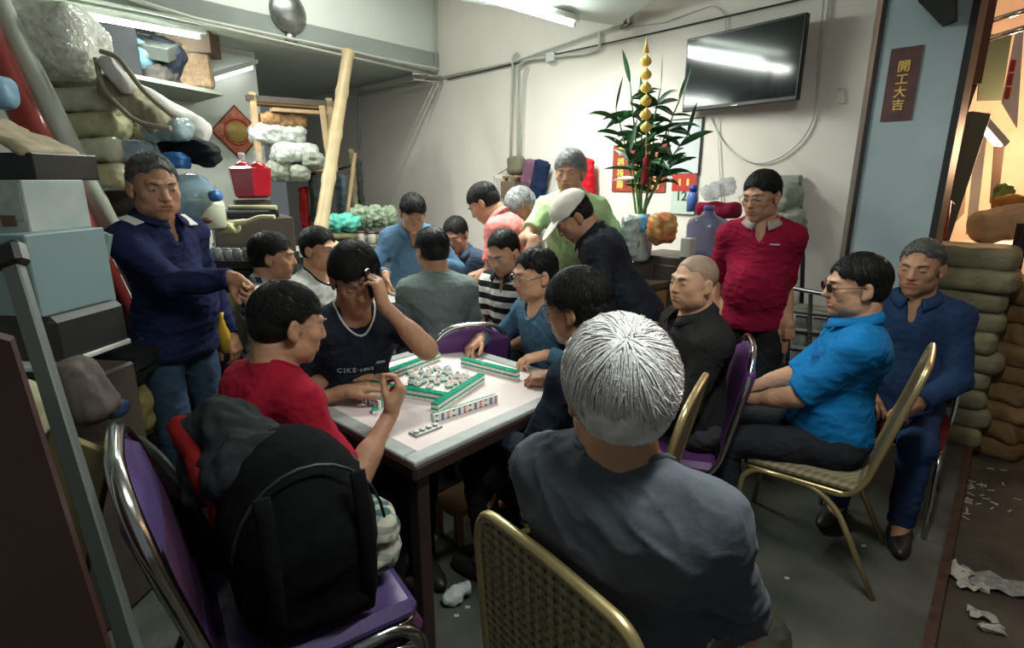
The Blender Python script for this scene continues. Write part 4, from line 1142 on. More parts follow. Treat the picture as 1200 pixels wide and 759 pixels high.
I = bg('person in a black and white striped polo at the second table', (590, 296, 3.22), 218, hy=215, hp=24, lean=6, top='polo', tm=pattern('broad_stripes', 'stripes', (.015, .015, .018), (.62, .62, .58), .072), cm=cloth('black_collar', (.015, .015, .018)), tone='a', hair='thin', hairm='black', seed=12, closed_eyes=True, fat=.8)
seat_for(I, 'folding_chair', 'chair under the person in the striped polo', frame=M_dark, pad=M_plum, hb=.8)
I = bg('person in a slate shirt seated at the far side of the second table', (534, 275, 4.2), 195, hy=200, hp=22, lean=14, top='shirt_long', tm=cloth('slate_blue_cotton', (.045, .065, .10)), tone='b', hair='short', seed=13, closed_eyes=True)
seat_for(I, 'folding_chair', 'chair under the person in the slate shirt', frame=M_dark, pad=M_plum, hb=.8)
I = bg('standing person in an open blue denim shirt bending over the second table', (484, 250, 3.85), 165, hy=162, hp=34, lean=20, legs='stand', pz=.90, top='shirt_long', tm=cloth('denim_shirt_blue', (.07, .135, .215)), pm=JEAN2, tone='b', hair='short', seed=14, closed_eyes=True, nocheck=True,
       R_=dict(w=ar(at(452, 322, 3.7)), d=(.1, -.2, -1), n=(1, 0, 0)), L_=dict(w=ar(at(520, 310, 3.9)), d=(.1, -.2, -1), n=(-1, 0, 0)))
I = bg('standing person in a pink polo leaning over in profile behind the slate shirt', (567, 238, 3.75), -72, hy=-76, hp=38, lean=30, legs='stand', pz=.90, top='polo', tm=cloth('salmon_pique', (.62, .20, .19)), tone='a', hair='short', seed=15, nocheck=True,
       R_=dict(w=(.42, -.1, .05), rel=1), L_=dict(w=(.42, .1, .0), rel=1))
I = bg('grey-haired person in a pale shirt bending behind the pink polo', (611, 242, 4.15), 248, hy=245, hp=48, lean=34, legs='stand', pz=.88, top='shirt_long', tm=cloth('pale_grey_cotton', (.42, .42, .40)), tone='b', hair='full', hairm='grey', seed=16, nocheck=True,
       R_=dict(w=(.4, -.1, .05), rel=1), L_=dict(w=(.4, .1, .0), rel=1))
I = bg('grey-haired person in a lime green polo perched high behind the white cap', (668, 203, 3.36), 200, hy=200, hp=6, lean=14, legs='sit', pz=1.04, top='polo', tm=cloth('lime_pique', (.42, .60, .31)), cm=cloth('lime_collar', (.30, .55, .20)), pm=JEAN2, tone='a', hair='full', hairm='grey', seed=17, closed_eyes=True, bulk=1.08,
       R_=dict(w=ar(at(626, 281, 3.15)), d=(-.2, -.5, -.8), n=(0, 0, -1), pole=(-.5, .6, -.5)), L_=dict(w=ar(at(716, 285, 3.35)), d=(0, -.4, -.9), n=(0, 0, -1), pole=(.5, .6, -.5)), res=.0055)
GR = I
I = bg('person in a white peaked cap and black jacket bending forward', (672, 254, 2.98), -80, hy=-96, hp=42, lean=30, legs='stand', pz=.92, top='jacket', tm=cloth('black_nylon', (.012, .015, .022), rough=.6), tone='b', hair='crop', seed=18, nocheck=True,
       R_=dict(w=(.25, -.12, .0), rel=1), L_=dict(w=(.30, .1, -.05), rel=1), res=.0055)
C, HR, s, base = I['C'], I['HR'], I['s'], I['base']
cb = Blend(); Pn = lambda x, y, z: C + HR @ (np.array([x, y, z]) * s)
cb.ell(Pn(0, -.012, .045), ar((.092, .112, .090)) * s, HR, k=.02)
L_, H_ = C - .4, C + .4
cb.half(Pn(0, 0, .035), HR @ ar((0, -.12, -1)), L_, H_, k=.01)
cb.ell(Pn(0, -.012, .015), ar((.084, .104, .085)) * s, HR, k=.01, sub=True)
cap = solid('peaked_cap', cb, .006, cloth('off_white_cotton', (.60, .57, .50)), I['o'], base, folds=[(.003, 20, 5, (1, 1, 1))])
cb = Blend(); cb.ell(Pn(0, .115, .036), ar((.078, .085, .008)) * s, HR @ np.array([[1, 0, 0], [0, .966, .259], [0, -.259, .966]]), k=.01); solid('peak', cb, .004, cap.data.materials[0], cap, base)
I = bg('person in a white t-shirt with dark neck band at the left of the second table', (374, 292, 3.32), 118, hy=112, hp=6, lean=4, top='tee', tm=cloth('white_cotton', (.55, .56, .54)), tone='a', hair='short', seed=19, band_off=True)
bpy.context.view_layer.update(); neck_band(I, 'neck_trim', c_blk, .0065)
seat_for(I, 'folding_chair', 'chair under the person in the white t-shirt', frame=M_dark, pad=M_greyc, hb=.8)
I = bg('person in a black and white checked shirt between the pointing person and the red t-shirt', (320, 301, 2.98), 82, hy=76, hp=6, lean=6, top='shirt', tm=pattern('checked_flannel', 'plaid', (.03, .035, .05), (.62, .62, .60), .055, frame=((0, 0, 1), (.8, .6, 0)), duty=.52), tone='b', hair='short', seed=20)
chair('grey_padded_chair', Vector((I['P'][0] - .14, I['P'][1] - .25, 0)), 60, 'empty chair with a grey-brown rounded back behind the pointing person', frame=M_steel, pad=M_greyc, hb=.90)
seat_for(I, 'folding_chair', 'chair under the person in the checked shirt', frame=M_dark, pad=M_plum, hb=.8)
# ------------------------------------------------------------------ things lying, hanging and standing about
def basis(x, z):
    x, z = Vector(x).normalized(), Vector(z).normalized(); y = z.cross(x).normalized(); x = y.cross(z); return Matrix((x, y, z)).transposed()
def npm(M): return np.array([list(r) for r in M])
def sack(name, c, r, m, label, cat, R=None, group=None, folds=((.012, 9, 1, (1, 1, 1)), (.006, 24, 2, (1, 1, 1))), res=.012, parent=None, box=True, extra=None):
    b = Blend(); Rn = np.eye(3) if R is None else npm(R)
    if box: b.rbox((0, 0, 0), r, min(r) * .8, Rn, k=.03)
    else: b.ell((0, 0, 0), r, Rn, k=.03)
    if extra: extra(b)
    o = solid(name, b, res, m, parent, folds=folds, label=label, cat=cat, group=group); o.location = Vector(c); return o
def crate(name, c, size, R, m, label, cat, bev=.004, lid=None, group=None):
    o = MB().box((0, 0, 0), size, R, bev=bev).build(name, m, label=label, cat=cat, group=group); o.location = Vector(c); return o
Z3 = Vector((0, 0, 1))
FACE = basis(hd(60), Z3)         # store racks face the room, along the beam
# steel storage rack on the left
M_shelf = mat('galvanised_shelf', (.20, .22, .20), rough=.5, metal=.4, var=.2, vs=8)
rk = empty('storage_rack', V(-2.45, 2.95, 0), 'steel storage rack loaded with bags behind the pointing person', 'rack')
RA = basis(hd(33), Z3)           # length of the rack: receding to the right
for sx in (-1.05, 1.05):
    for sy in (-.28, .28): MB().box(RA @ Vector((sx, sy, .58)), (.04, .04, 1.16), RA).build('post', M_shelf, rk)
for z in (.12, 1.12, ): MB().box(RA @ Vector((0, 0, z)), (2.14, .58, .03), RA).build('shelf', M_shelf, rk)
# foam / plastic wrapped bundles, a leaning stack
M_wrap = mat('clouded_plastic_wrap', (.46, .45, .31), rough=.22, col2=(.62, .62, .48), vs=10, bump=.5, bs=30, coat=.6)
M_wrap2 = mat('wrapped_foam', (.36, .34, .18), rough=.3, col2=(.50, .48, .30), vs=16, bump=.4, bs=40, coat=.4)
M_bubble = mat('shiny_bubble_wrap', (.52, .52, .43), rough=.14, col2=(.80, .80, .72), vs=28, bump=1.0, bs=55, coat=.8)
specs = [((58, 52), 2.55, (.225, .20, .165), M_bubble, 'large shiny bubble-wrapped bundle on top of the stack in the upper left corner'),
         ((88, 98), 2.75, (.20, .20, .055), M_wrap2, 'flat olive bundle just under the large bubble-wrapped one'),
         ((100, 122), 2.75, (.20, .20, .060), M_wrap, 'pale plastic-wrapped bundle, third from the top of the stack'),
         ((103, 150), 2.75, (.19, .20, .058), M_wrap2, 'olive foam bundle in the middle of the stack'),
         ((112, 178), 2.75, (.17, .20, .058), M_wrap, 'pale wrapped bundle, second from the bottom of the stack'),
         ((122, 208), 2.75, (.16, .20, .062), M_wrap2, 'lowest olive bundle of the stack, behind the pointing person')]
for (p, d, r, m, lb) in specs:
    sack('wrapped_bundle', at(*p, d), r, m, lb, 'bundle', basis(hd(75), Z3), folds=((.010, 10, 3, (1, 1, 1)), (.006, 35, 4, (1, 1, 1))), res=.010)
sack('wrapped_bundle', at(176, 160, 2.95), (.10, .14, .055), M_wrap2, 'short olive roll end beside the stack, left of the black umbrella', 'bundle', basis(hd(75), Z3))
sack('wrapped_bundle', at(140, 232, 3.0), (.20, .2, .10), M_dkwood, 'dark bundle under the stack, behind the shoulder of the pointing person', 'bundle', basis(hd(75), Z3))
# leaning tubes
a, b_ = at(-2, 5, 2.3), at(138, 285, 2.66); dd = (b_ - a)
MB().tube([a - dd * .25, b_ + dd * .0 + dd * .35], .046, n=20).build('cardboard_tube', mat('pale_tube', (.52, .54, .46), rough=.5), loc=b_, label='long pale tube leaning across the upper left corner', cat='tube')
a, b_ = at(-2, 70, 2.28), at(128, 335, 2.6); dd = (b_ - a)
MB().tube([a - dd * .25, b_ + dd * .4], .060, n=20).build('plastic_roll', mat('red_vinyl_roll', (.26, .035, .03), rough=.3, coat=.4), loc=b_, label='long red roll leaning just below the pale tube', cat='roll')
# boxes at the far left
BX = basis(hd(97), Z3)
pbx = crate('picture_box', at(30, 240, 1.95), (.26, .24, .17), BX, mat('pale_printed_card', (.44, .46, .42), rough=.5, col2=(.30, .36, .36), vs=7), 'pale printed box standing at the left edge on a blue-grey box', 'box')
M_pr = mat('printed_scene', (.24, .30, .32), rough=.5, col2=(.46, .47, .42), vs=14)
MB().box(BX @ V(0, -.121, .015), (.24, .003, .12), BX).build('print', M_pr, pbx)
M_bp = mat('brown_print', (.12, .07, .04), rough=.5)
for k in (-.05, .06): MB().box(BX @ V(k, -.124, -.045), (.055, .003, .035), BX, bev=.001).build('printed_arch', M_bp, pbx)
crate('cardboard_box', at(36, 316, 1.92), (.34, .30, .27), BX, mat('blue_grey_card', (.20, .28, .29), rough=.5), 'plain blue-grey box at the left edge under the printed box', 'box')
crate('suitcase', at(48, 385, 1.95), (.42, .30, .16), BX, mat('black_case', (.02, .02, .02), rough=.45), 'black case under the blue-grey box at the left edge', 'suitcase', bev=.02)
o = crate('shelf_board', at(40, 412, 1.95), (.46, .34, .02), BX, M_white_pl, 'thin white shelf board under the black case', 'board')
crate('magazine_pile', at(36, 196, 2.0), (.30, .26, .09), BX, M_black_pl, 'dark flat pile on top of the printed box', 'pile')
bsh = basis(hd(108), (.25, .1, 1)); sack('paper_bag', at(18, 160, 1.95), (.15, .12, .018), mat('brown_paper', (.36, .30, .20), rough=.7, col2=(.42, .33, .22), vs=5), 'brown paper sack lying on the dark pile at the left edge', 'bag', basis((.95, -.1, -.42), (.42, 0, .95)))
sack('blue_bag', at(2, 108, 2.1), (.045, .05, .06), cloth('pale_blue_plastic', (.20, .36, .48), rough=.4), 'pale blue plastic bag in the gap left of the red roll', 'bag')
crate('glass_pane', at(104, 330, 2.12), (.13, .02, .42), basis((.9, -.2, -.15), (.32, 0, .95)), clear('green_glass', (.45, .6, .55), .5), 'narrow pale glass pane leaning beside the blue-grey box', 'pane', bev=.001)
# support under the boxes
o = empty('low_cabinet', V(at(40, 430, 1.95).x, at(40, 430, 1.95).y, 0), 'dark low cabinet carrying the boxes at the left edge', 'cabinet')
MB().box((0, 0, .47), (.46, .36, .93), BX, bev=.01).build('body', M_dkwood, o)
for k in (-1, 1):
    d_ = MB().box(BX @ Vector((k * .115, -.185, .47)), (.22, .015, .86), BX, bev=.003).build('door', M_dkwood, o)
    MB().ball(BX @ Vector((k * .02, -.2, .6)), .01).build('knob', M_steel, d_)
# clothes and bag heap left of the jeans
M_heap = cloth('brown_twill', (.13, .10, .085)); 
sack('rucksack', at(98, 458, 1.75), (.06, .07, .11), cloth('taupe_nylon', (.10, .08, .07), rough=.6), 'taupe ribbed bag slumped under the boxes, left of the jeans', 'bag', basis((.9, 0, .35), (-.35, 0, .93)), folds=((.008, 26, 2, (3, 3, .3)), (.004, 12, 3, (1, 1, 1))))
sack('clothes_heap', at(140, 425, 2.3), (.12, .12, .08), cloth('black_tangle', (.012, .013, .014)), 'tangled black cloth and cords behind the waist of the pointing person', 'clothes', folds=((.025, 30, 5, (1, 1, 1)),))
sack('clothes_heap', at(145, 472, 2.45), (.15, .12, .13), cloth('straw_green_cloth', (.14, .125, .05), col2=(.25, .21, .08)), 'straw-coloured crumpled heap behind the jeans of the pointing person', 'clothes', folds=((.02, 28, 6, (1, 1, 1)),))
sack('paper_bag', at(34, 482, 1.30), (.04, .06, .07), mat('cream_crumpled_paper', (.42, .39, .27), rough=.7, col2=(.28, .25, .15), vs=18), 'crumpled cream paper bag at the left edge beside the leaning steel bar', 'bag', basis((.9, 0, .3), (-.3, 0, .95)), folds=((.02, 24, 7, (1, 1, 1)),))
crate('cardboard_sheet', at(80, 600, 1.22), (.15, .02, .34), basis((.95, -.2, -.28), (.30, .1, .93)), mat('olive_cardboard', (.17, .13, .055), rough=.8), 'olive brown cardboard sheet leaning behind the purple chair stack', 'cardboard', bev=.002)
sack('blue_bag', at(136, 478, 1.9), (.035, .04, .03), cloth('dark_blue_plastic', (.03, .06, .12), rough=.3), 'small dark blue plastic bag beside the top of the purple chair stack', 'bag')
# steel bar and dark board close to the camera
def bar(name, p, q, w_, t_, m, label, cat, cap=None):
    p, q = Vector(p), Vector(q); z = (p - q); L = z.length; R = basis((1, .1, .2), z)
    o = empty(name, q, label, cat); MB().box(z * .5, (w_, t_, L), R, bev=.003).build('bar', m, o)
    if cap: MB().box(z, (w_ * 1.7, t_ * 1.7, .05), R, bev=.008).build('cap', cap, o)
    return o
p_ = at(12, 300, 1.05); q_ = at(165, 800, .95); q_ = q_ + (q_ - p_) * .9
bar('trolley_handle', p_, q_, .032, .02, mat('grey_painted_bar', (.075, .085, .08), rough=.45), 'grey flat steel bar with a black cap leaning at the left edge', 'bar', M_black_pl)
p_ = at(-8, 470, .95); q_ = at(100, 770, .95); q_ = q_ + (q_ - p_) * 1.2
bar('door_edge', p_, q_, .055, .02, M_dark, 'dark leaning strip between the maroon board and the steel bar', 'strip')
pts = [at(-60, 380, .85), at(12, 400, .85), at(135, 790, .85), at(135, 1100, .85), at(-60, 1100, .85)]
MB().prism(pts, Vector((-.02, .03, 0))).build('maroon_board', mat('dark_maroon_paint', (.035, .010, .008), rough=.5), loc=pts[3], label='dark maroon board leaning in the lower left corner', cat='board')

# ---- purple chair stack with the bags in front of the red t-shirt
SC = V(-.52, 1.23, 0); STH = 56
MB().box(SC + V(0, 0, .027), (.5, .5, .054), basis(hd(STH), Z3)).build('wooden_pallet', M_dkwood, loc=SC, label='low dark board under the stacked purple chairs', cat='board')
chair('purple_stacking_chair', SC + Z3 * .055 + hd(STH) * .0, STH, 'lowest chair of the stacked pile in the left foreground, mostly hidden', frame=M_chrome, pad=M_plum, hb=.93, w=.43, rr=.017, tilt=13)
chair('purple_stacking_chair', SC + Z3 * .12 - hd(STH) * .015, STH, 'purple chair with a glossy seat, topmost of the stacked pile in the left foreground', frame=M_chrome, pad=M_purple_seat, hb=.96, w=.43, rr=.018, tilt=13)
fS = hd(STH); sS = hd(STH - 90)
M_nylon = cloth('black_rucksack_nylon', (.005, .005, .006), rough=.9, spec=.08)
bk = empty('backpack', SC - fS * .02 + Z3 * .59, 'large black backpack standing on the top purple chair in the foreground', 'backpack')
b = Blend(); Rb = npm(basis(sS, Z3)); b.ell((0, 0, .20), (.22, .17, .22), Rb, k=.05); b.rbox((0, 0, .14), (.20, .15, .15), .07, Rb, k=.06); b.rbox(np.array(-sS) * .15 + ar((0, 0, .13)), (.06, .12, .11), .04, Rb, k=.03)
solid('bag_body', b, .010, M_nylon, bk, folds=[(.010, 10, 3, (1, 1, 1)), (.004, 30, 4, (1, 1, 1))])
for k in (-1, 1): MB().tube([Vector(sS) * -.02 + Vector(fS) * .10 * k + Z3 * z + Vector(sS) * -(.17 + .04 * math.sin((z - .0) * 8)) for z in (.02, .12, .22, .32, .38)], .018, n=8, flat=(0, 0, 1), fillet=.03).build('strap', M_nylon, bk)
zp = MB(); zp.tube([Vector(fS) * (.21 * math.cos(t)) * .8 + Z3 * (.20 + .205 * math.sin(t)) - Vector(sS) * .16 for t in np.linspace(.1, 3.0, 14)], .004, n=6); zp.build('zip', M_dark, bk)
# dark jacket with a red lining over the curved chair back
jk = Blend(); JP = lambda px, py, d: ar(at(px, py, d))
jk.cone(JP(222, 505, 1.42), JP(262, 498, 1.42), .040, .060, k=.04); jk.cone(JP(262, 498, 1.42), JP(330, 532, 1.38), .060, .055, k=.05)
jk.cone(JP(330, 532, 1.38), JP(385, 600, 1.34), .050, .045, k=.05); jk.cone(JP(385, 600, 1.34), JP(408, 690, 1.30), .042, .03, k=.04)
jk.cone(JP(228, 512, 1.42), JP(232, 580, 1.36), .045, .035, k=.04); jk.ell(JP(300, 560, 1.34), (.14, .07, .09), k=.06)
jb_ = at(300, 560, 1.36)
jkt = solid('draped_jacket', jk, .008, cloth('faded_black_cotton', (.022, .024, .026)), None, base=jb_, folds=[(.018, 11, 5, (1, 1, 1)), (.009, 26, 6, (1, 1.5, .7)), (.003, 60, 6, (1, 1, 1))], label='faded black jacket with red lining draped over the chair behind the red t-shirt', cat='jacket')
lb = Blend(); lb.cone(JP(212, 500, 1.40), JP(238, 560, 1.33), .030, .022, k=.03); lb.cone(JP(238, 560, 1.33), JP(258, 610, 1.30), .022, .012, k=.03)
solid('lining', lb, .007, cloth('red_lining', (.16, .008, .008)), jkt, base=jb_, folds=[(.008, 20, 7, (1, 1, 1))])
cb_ = empty('camera_bag', at(398, 552, 1.50), 'small black camera bag with silver zip behind the jacket, under the red sleeve', 'bag')
MB().box((0, 0, 0), (.10, .07, .08), basis(hd(60), Z3), bev=.015).build('bag_body', M_black_pl, cb_); MB().tube([V(-.05, 0, .05), V(0, -.02, .085), V(.05, -.03, .03)], .006, fillet=.03).build('handle', M_black_pl, cb_)
MB().tube([V(-.04, -.045, .03), V(.03, -.06, .03)], .003).build('zip', M_chrome, cb_)
M_plaid = pattern('plaid_woven_plastic', 'plaid', (.05, .10, .09), (.42, .40, .34), .035, frame=((.3, .1, .95), (.8, -.6, .1)), duty=.55)
sack('plaid_bag', at(430, 628, 1.44), (.075, .08, .095), M_plaid, 'crumpled green and cream checked bag on the seat of the top purple chair', 'bag', basis(hd(60), Z3), folds=((.014, 18, 5, (1, 1, 1)), (.006, 40, 6, (1, 1, 1))), res=.008)
sack('black_pouch', at(405, 640, 1.38), (.04, .07, .07), M_nylon, 'black pouch squeezed between the backpack and the checked bag', 'pouch', basis(hd(60), Z3))

# ---- upper left: shelf board over the wall, bundles on it
s1 = [bm(268, 112, .45), bm(180, 94, .45), bm(120, 82, .45)]
zS = bm(262, 112, -.15).z
pA, pB, pC = bm(262, 112, -.15), onz(178, 96, zS), onz(205, 127, zS)
d1 = (pB - pA); d2 = (pC - pA)
MB().prism([pA, pA + d1 * 4, pA + d1 * 4 + d2 * 2.2, pA + d2 * 2.2], (0, 0, .03)).build('wall_shelf', mat('green_grey_board', (.22, .25, .20), rough=.6), loc=pA, label='pale green shelf board jutting out high on the wall above the diamond', cat='shelf')
crate('wicker_basket', bm(222, 80, -.42), (.32, .28, .34), FACE, mat('brown_wicker', (.16, .10, .06), rough=.8, col2=(.26, .17, .10), vs=40, bump=.8, bs=60), 'brown wicker box on the high shelf board', 'basket', bev=.02)
sack('paper_roll', bm(240, 84, -.42), (.06, .06, .15), mat('cream_paper', (.50, .42, .30), rough=.7), 'pale paper bag standing right of the wicker box', 'bag', folds=((.012, 20, 5, (1, 1, 1)),))
sack('cloth_bundle', bm(154, 66, -.42), (.20, .15, .12), pattern('blue_check_cloth', 'plaid', (.12, .15, .16), (.10, .25, .38), .08), 'blue checked cloth bundle at the upper left beside the bubble wrap', 'cloth', folds=((.02, 14, 5, (1, 1, 1)),))
sack('cloth_bundle', bm(172, 90, -.42), (.22, .15, .09), cloth('dark_check_wool', (.055, .05, .045)), 'dark brown folded cloth under the blue checked bundle', 'cloth', folds=((.02, 16, 8, (1, 1, 1)),))
sack('cloth_bundle', bm(192, 72, -.42), (.17, .15, .17), cloth('ink_cloth', (.022, .025, .035)), 'ink-dark cloth bundle between the checked bundle and the wicker box', 'cloth', basis((.8, 0, -.5), (.5, 0, .85)), folds=((.025, 14, 9, (1, 1, 1)),))
crate('metal_sheet', bm(158, 52, -.42), (.6, .35, .10), basis((.95, .2, -.22), (.2, -.3, .9)), mat('dull_metal_sheet', (.06, .065, .06), rough=.5, var=.2), 'dull grey sheet stowed under the beam at the top left', 'sheet')
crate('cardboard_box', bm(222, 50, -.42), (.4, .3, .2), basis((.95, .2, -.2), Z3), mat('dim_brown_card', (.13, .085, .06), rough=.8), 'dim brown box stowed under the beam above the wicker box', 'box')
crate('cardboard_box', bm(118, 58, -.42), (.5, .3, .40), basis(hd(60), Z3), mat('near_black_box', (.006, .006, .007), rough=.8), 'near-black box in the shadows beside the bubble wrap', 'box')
# tan bags with straps over the middle of the pile
sack('white_sack', at(195, 135, 2.95), (.22, .10, .075), cloth('white_woven_sack', (.58, .57, .52), rough=.5), 'white woven sack sloping down to the black umbrella', 'sack', basis((.86, .1, -.5), (.5, .1, .86)), folds=((.012, 12, 2, (1, 1, 1)),))
o = sack('canvas_bag', at(158, 122, 2.62), (.16, .07, .060), cloth('tan_canvas', (.34, .31, .22)), 'tan canvas bag with twisted straps lying over the white sack', 'bag', basis((.78, 0, -.62), (.62, 0, .78)), folds=((.014, 18, 2, (1, 1, 1)), (.006, 40, 3, (1, 1, 1))), res=.009)
for k, (u0, u1, u2, u3) in enumerate((((118, 60), (138, 66), (170, 110), (205, 138)), ((112, 68), (120, 105), (160, 145), (200, 150)))):
    MB().tube([at(*u, 2.50) - o.location for u in (u0, u1, u2, u3)], .011, n=8, fillet=.10).build('strap', cloth('strap_webbing', (.30, .27, .2)), o)
sack('shoe', at(137, 88, 2.52), (.09, .04, .032), cloth('white_canvas_shoe', (.55, .54, .5)), 'white canvas shoe hooked over the straps beside the bubble wrap', 'shoe', basis((.6, 0, -.8), (.8, 0, .6)), folds=((.004, 20, 1, (1, 1, 1)),), res=.008)
sack('plastic_bag', at(196, 152, 2.75), (.10, .08, .055), clear('teal_plastic_bag', (.30, .42, .44), .8), 'teal plastic bag bunched under the tan canvas bag', 'bag', folds=((.02, 22, 4, (1, 1, 1)),))
sack('plastic_bag', at(160, 180, 2.75), (.09, .08, .06), clear('blue_grey_plastic', (.35, .45, .55), .8), 'blue-grey plastic bag behind the top of the pointing person’s head', 'bag', folds=((.02, 22, 6, (1, 1, 1)),))
sack('plastic_bag', at(205, 188, 2.85), (.07, .06, .04), cloth('cobalt_plastic', (.06, .20, .50), rough=.35), 'cobalt blue plastic bag tied on the big water bottle', 'bag', folds=((.02, 26, 5, (1, 1, 1)),))
um = sack('folded_umbrella', at(222, 174, 2.9), (.15, .07, .065), cloth('black_umbrella_cloth', (.010, .011, .014), rough=.6), 'black folded umbrella cloth on top of the water bottles', 'umbrella', basis((.93, 0, -.30), (.3, 0, .93)), folds=((.016, 14, 5, (.4, 2, 2)),))
# water bottles
M_bot = mat('blue_tinted_bottle', (.22, .36, .46), rough=.08, alpha=.62, spec=.8, coat=.6)
def water_bottle(p, axis, label, s_=1.0):
    o = empty('water_bottle', p, label, 'water bottle')
    prof = [(.10, 0), (.13, .01), (.135, .03), (.128, .07), (.135, .09), (.135, .17), (.128, .19), (.135, .21), (.135, .27), (.12, .31), (.06, .35), (.028, .37), (.028, .41)]
    MB().lathe((0, 0, 0), [(r * s_, z * s_) for r, z in prof], n=28, axis=axis).build('bottle', M_bot, o)
    MB().lathe(Vector(axis).normalized() * .40 * s_, [(.031 * s_, 0), (.031 * s_, .035 * s_)], n=20, axis=axis).build('cap', mat('blue_cap', (.05, .16, .4), rough=.35), o)
water_bottle(at(190, 240, 3.05), (.85, -.35, .12), 'large clear blue water bottle lying on its side behind the pale jar', 1.0)
water_bottle(at(196, 290, 3.15), (0, 0, 1), 'upright blue water bottle partly hidden behind the pointing person’s face', 1.0)
# pale jar with a printed badge, banana-like gloves, crate of cups
rb = empty('side_rack', V(-1.66, 3.25, 0), 'dark rack carrying cups and jars behind the pointing arm', 'rack')
RB = basis(hd(100), Z3)
MB().box((0, 0, 1.15), (.62, .46, .04), RB).build('shelf', M_black_pl, rb); MB().box((0, 0, 1.06), (.60, .44, .14), RB, bev=.01).build('tray', M_dark, rb)
for sx in (-.28, .28):
    for sy in (-.2, .2): MB().box(RB @ Vector((sx, sy, .56)), (.03, .03, 1.12), RB).build('leg', M_steel, rb)
cupm = MB().lathe((0, 0, 0), [(.017, 0), (.024, .045), (.026, .05)], n=14).build('tea_cup', mat('white_cup_glass', (.62, .64, .62), rough=.15, coat=.6))
MB().lathe((0, 0, .0505), [(.0245, 0), (.0245, .002)], n=14).build('rim', M_black_pl, cupm)
first = True
for j in range(2):
    for i in range(9):
        o = cupm if first else copy_tree(cupm); first = False
        o.location = Vector((-1.66, 3.25, 1.17)) + RB @ Vector((-.26 + .062 * i, -.16 + .07 * j, 0))
        tag(o, 'small white cup in the two rows on the black rack behind the pointing arm', 'cup', 'cups in rows on the black rack')
jr = empty('plastic_jar', at(243, 268, 3.02), 'pale green-white plastic jar with a dark oval badge on the black rack', 'jar')
MB().lathe((0, 0, 0), [(.085, 0), (.098, .01), (.100, .12), (.095, .145), (.07, .16), (.055, .165), (.055, .175)], n=28).build('jar_body', mat('milky_plastic', (.55, .58, .44), rough=.35), jr)
dv = (CAM - at(243, 268, 3.02)); dv.z = 0; dv.normalize(); MB().ball(dv * .097 + V(.0, 0, .05), (.030, .012, .016), rot=basis(Z3.cross(dv), Z3)).build('badge', mat('dark_badge', (.12, .05, .05), rough=.4), jr)
sack('rubber_gloves', at(268, 268, 3.1), (.05, .05, .035), mat('yellow_green_rubber', (.40, .40, .20), rough=.4), 'pale yellow rubber gloves heaped right of the milky jar', 'gloves', folds=((.012, 26, 2, (1, 1, 1)),), res=.008)
MB().tube([at(262, 262, 3.1), at(290, 260, 3.1), at(303, 254, 3.1), at(322, 254, 3.1)], [.014, .017, .02, .012], n=10, fillet=.03).build('squash', mat('cream_squash', (.58, .52, .32), rough=.45), loc=at(290, 260, 3.1), label='long cream-coloured gourd lying across the rack edge', cat='gourd')
crate('black_tray', at(295, 250, 3.6), (.30, .26, .05), FACE, M_black_pl, 'flat black tray under the rolled mat, left of the bamboo pole', 'tray', bev=.01)
MB().tube([at(268, 243, 3.55), at(324, 243, 3.55)], .016, n=14).build('rolled_mat', mat('straw_mat', (.36, .34, .18), rough=.7), loc=at(290, 243, 3.55), label='straw-coloured rolled mat lying below the red lantern', cat='mat')
crate('dark_chest', V(at(295, 262, 3.66).x, at(295, 262, 3.66).y, .68), (.46, .40, 1.36), FACE, M_dkwood, 'dark chest under the red lantern, left of the alcove', 'chest')
# red lantern and bottles
crate('small_carton', V(at(296, 238, 3.74).x, at(296, 238, 3.74).y, 1.415), (.22, .16, .10), FACE, M_dkwood, 'dark box lifting the red lantern above the chest', 'box')
ln = empty('red_lantern', at(296, 232, 3.7), 'translucent red plastic lantern box with glass stoppers below the diamond', 'lantern')
M_rg = mat('red_glass', (.38, .008, .02), rough=.08, alpha=.85, coat=.8)
b = MB(); b.lathe((0, 0, .0), [(.10, 0), (.125, .02), (.135, .12), (.145, .19), (.12, .20)], n=6, smooth=False); b.build('lantern_box', M_rg, ln)
MB().ball(V(-.03, -.02, .20), (.05, .05, .04)).build('dome', M_rg, ln); MB().ball(V(.07, -.02, .205), (.045, .045, .03)).build('dome', M_rg, ln)
for x in (-.03, .07): MB().lathe(V(x, -.02, .225), [(.022, 0), (.016, .02), (.022, .05), (.018, .065)], n=14).build('stopper', M_clear, ln)
# boxes below the racks, seen past the pointing arm
crate('cardboard_box', V(-1.70, 3.28, .30), (.5, .42, .58), RB, M_card, 'large cardboard box under the rack of cups', 'box')
crate('cardboard_box', V(-1.62, 3.12, .80), (.42, .26, .38), RB, mat('pale_cardboard', (.38, .34, .24), rough=.8), 'pale cardboard box on top of the large one under the rack of cups', 'box')
crate('cardboard_box', V(-2.45, 2.95, .42), (.9, .5, .55), RA, M_card, 'wide cardboard box on the bottom shelf of the steel rack', 'box')
MB().lathe((0, 0, 0), [(.03, 0), (.032, .1), (.02, .14), (.012, .17), (.012, .2)], n=16).build('yellow_bottle', mat('amber_bottle', (.55, .33, .04), rough=.2), label='small amber bottle behind the grey chair, right of the jeans', cat='bottle').location = at(265, 412, 2.75)

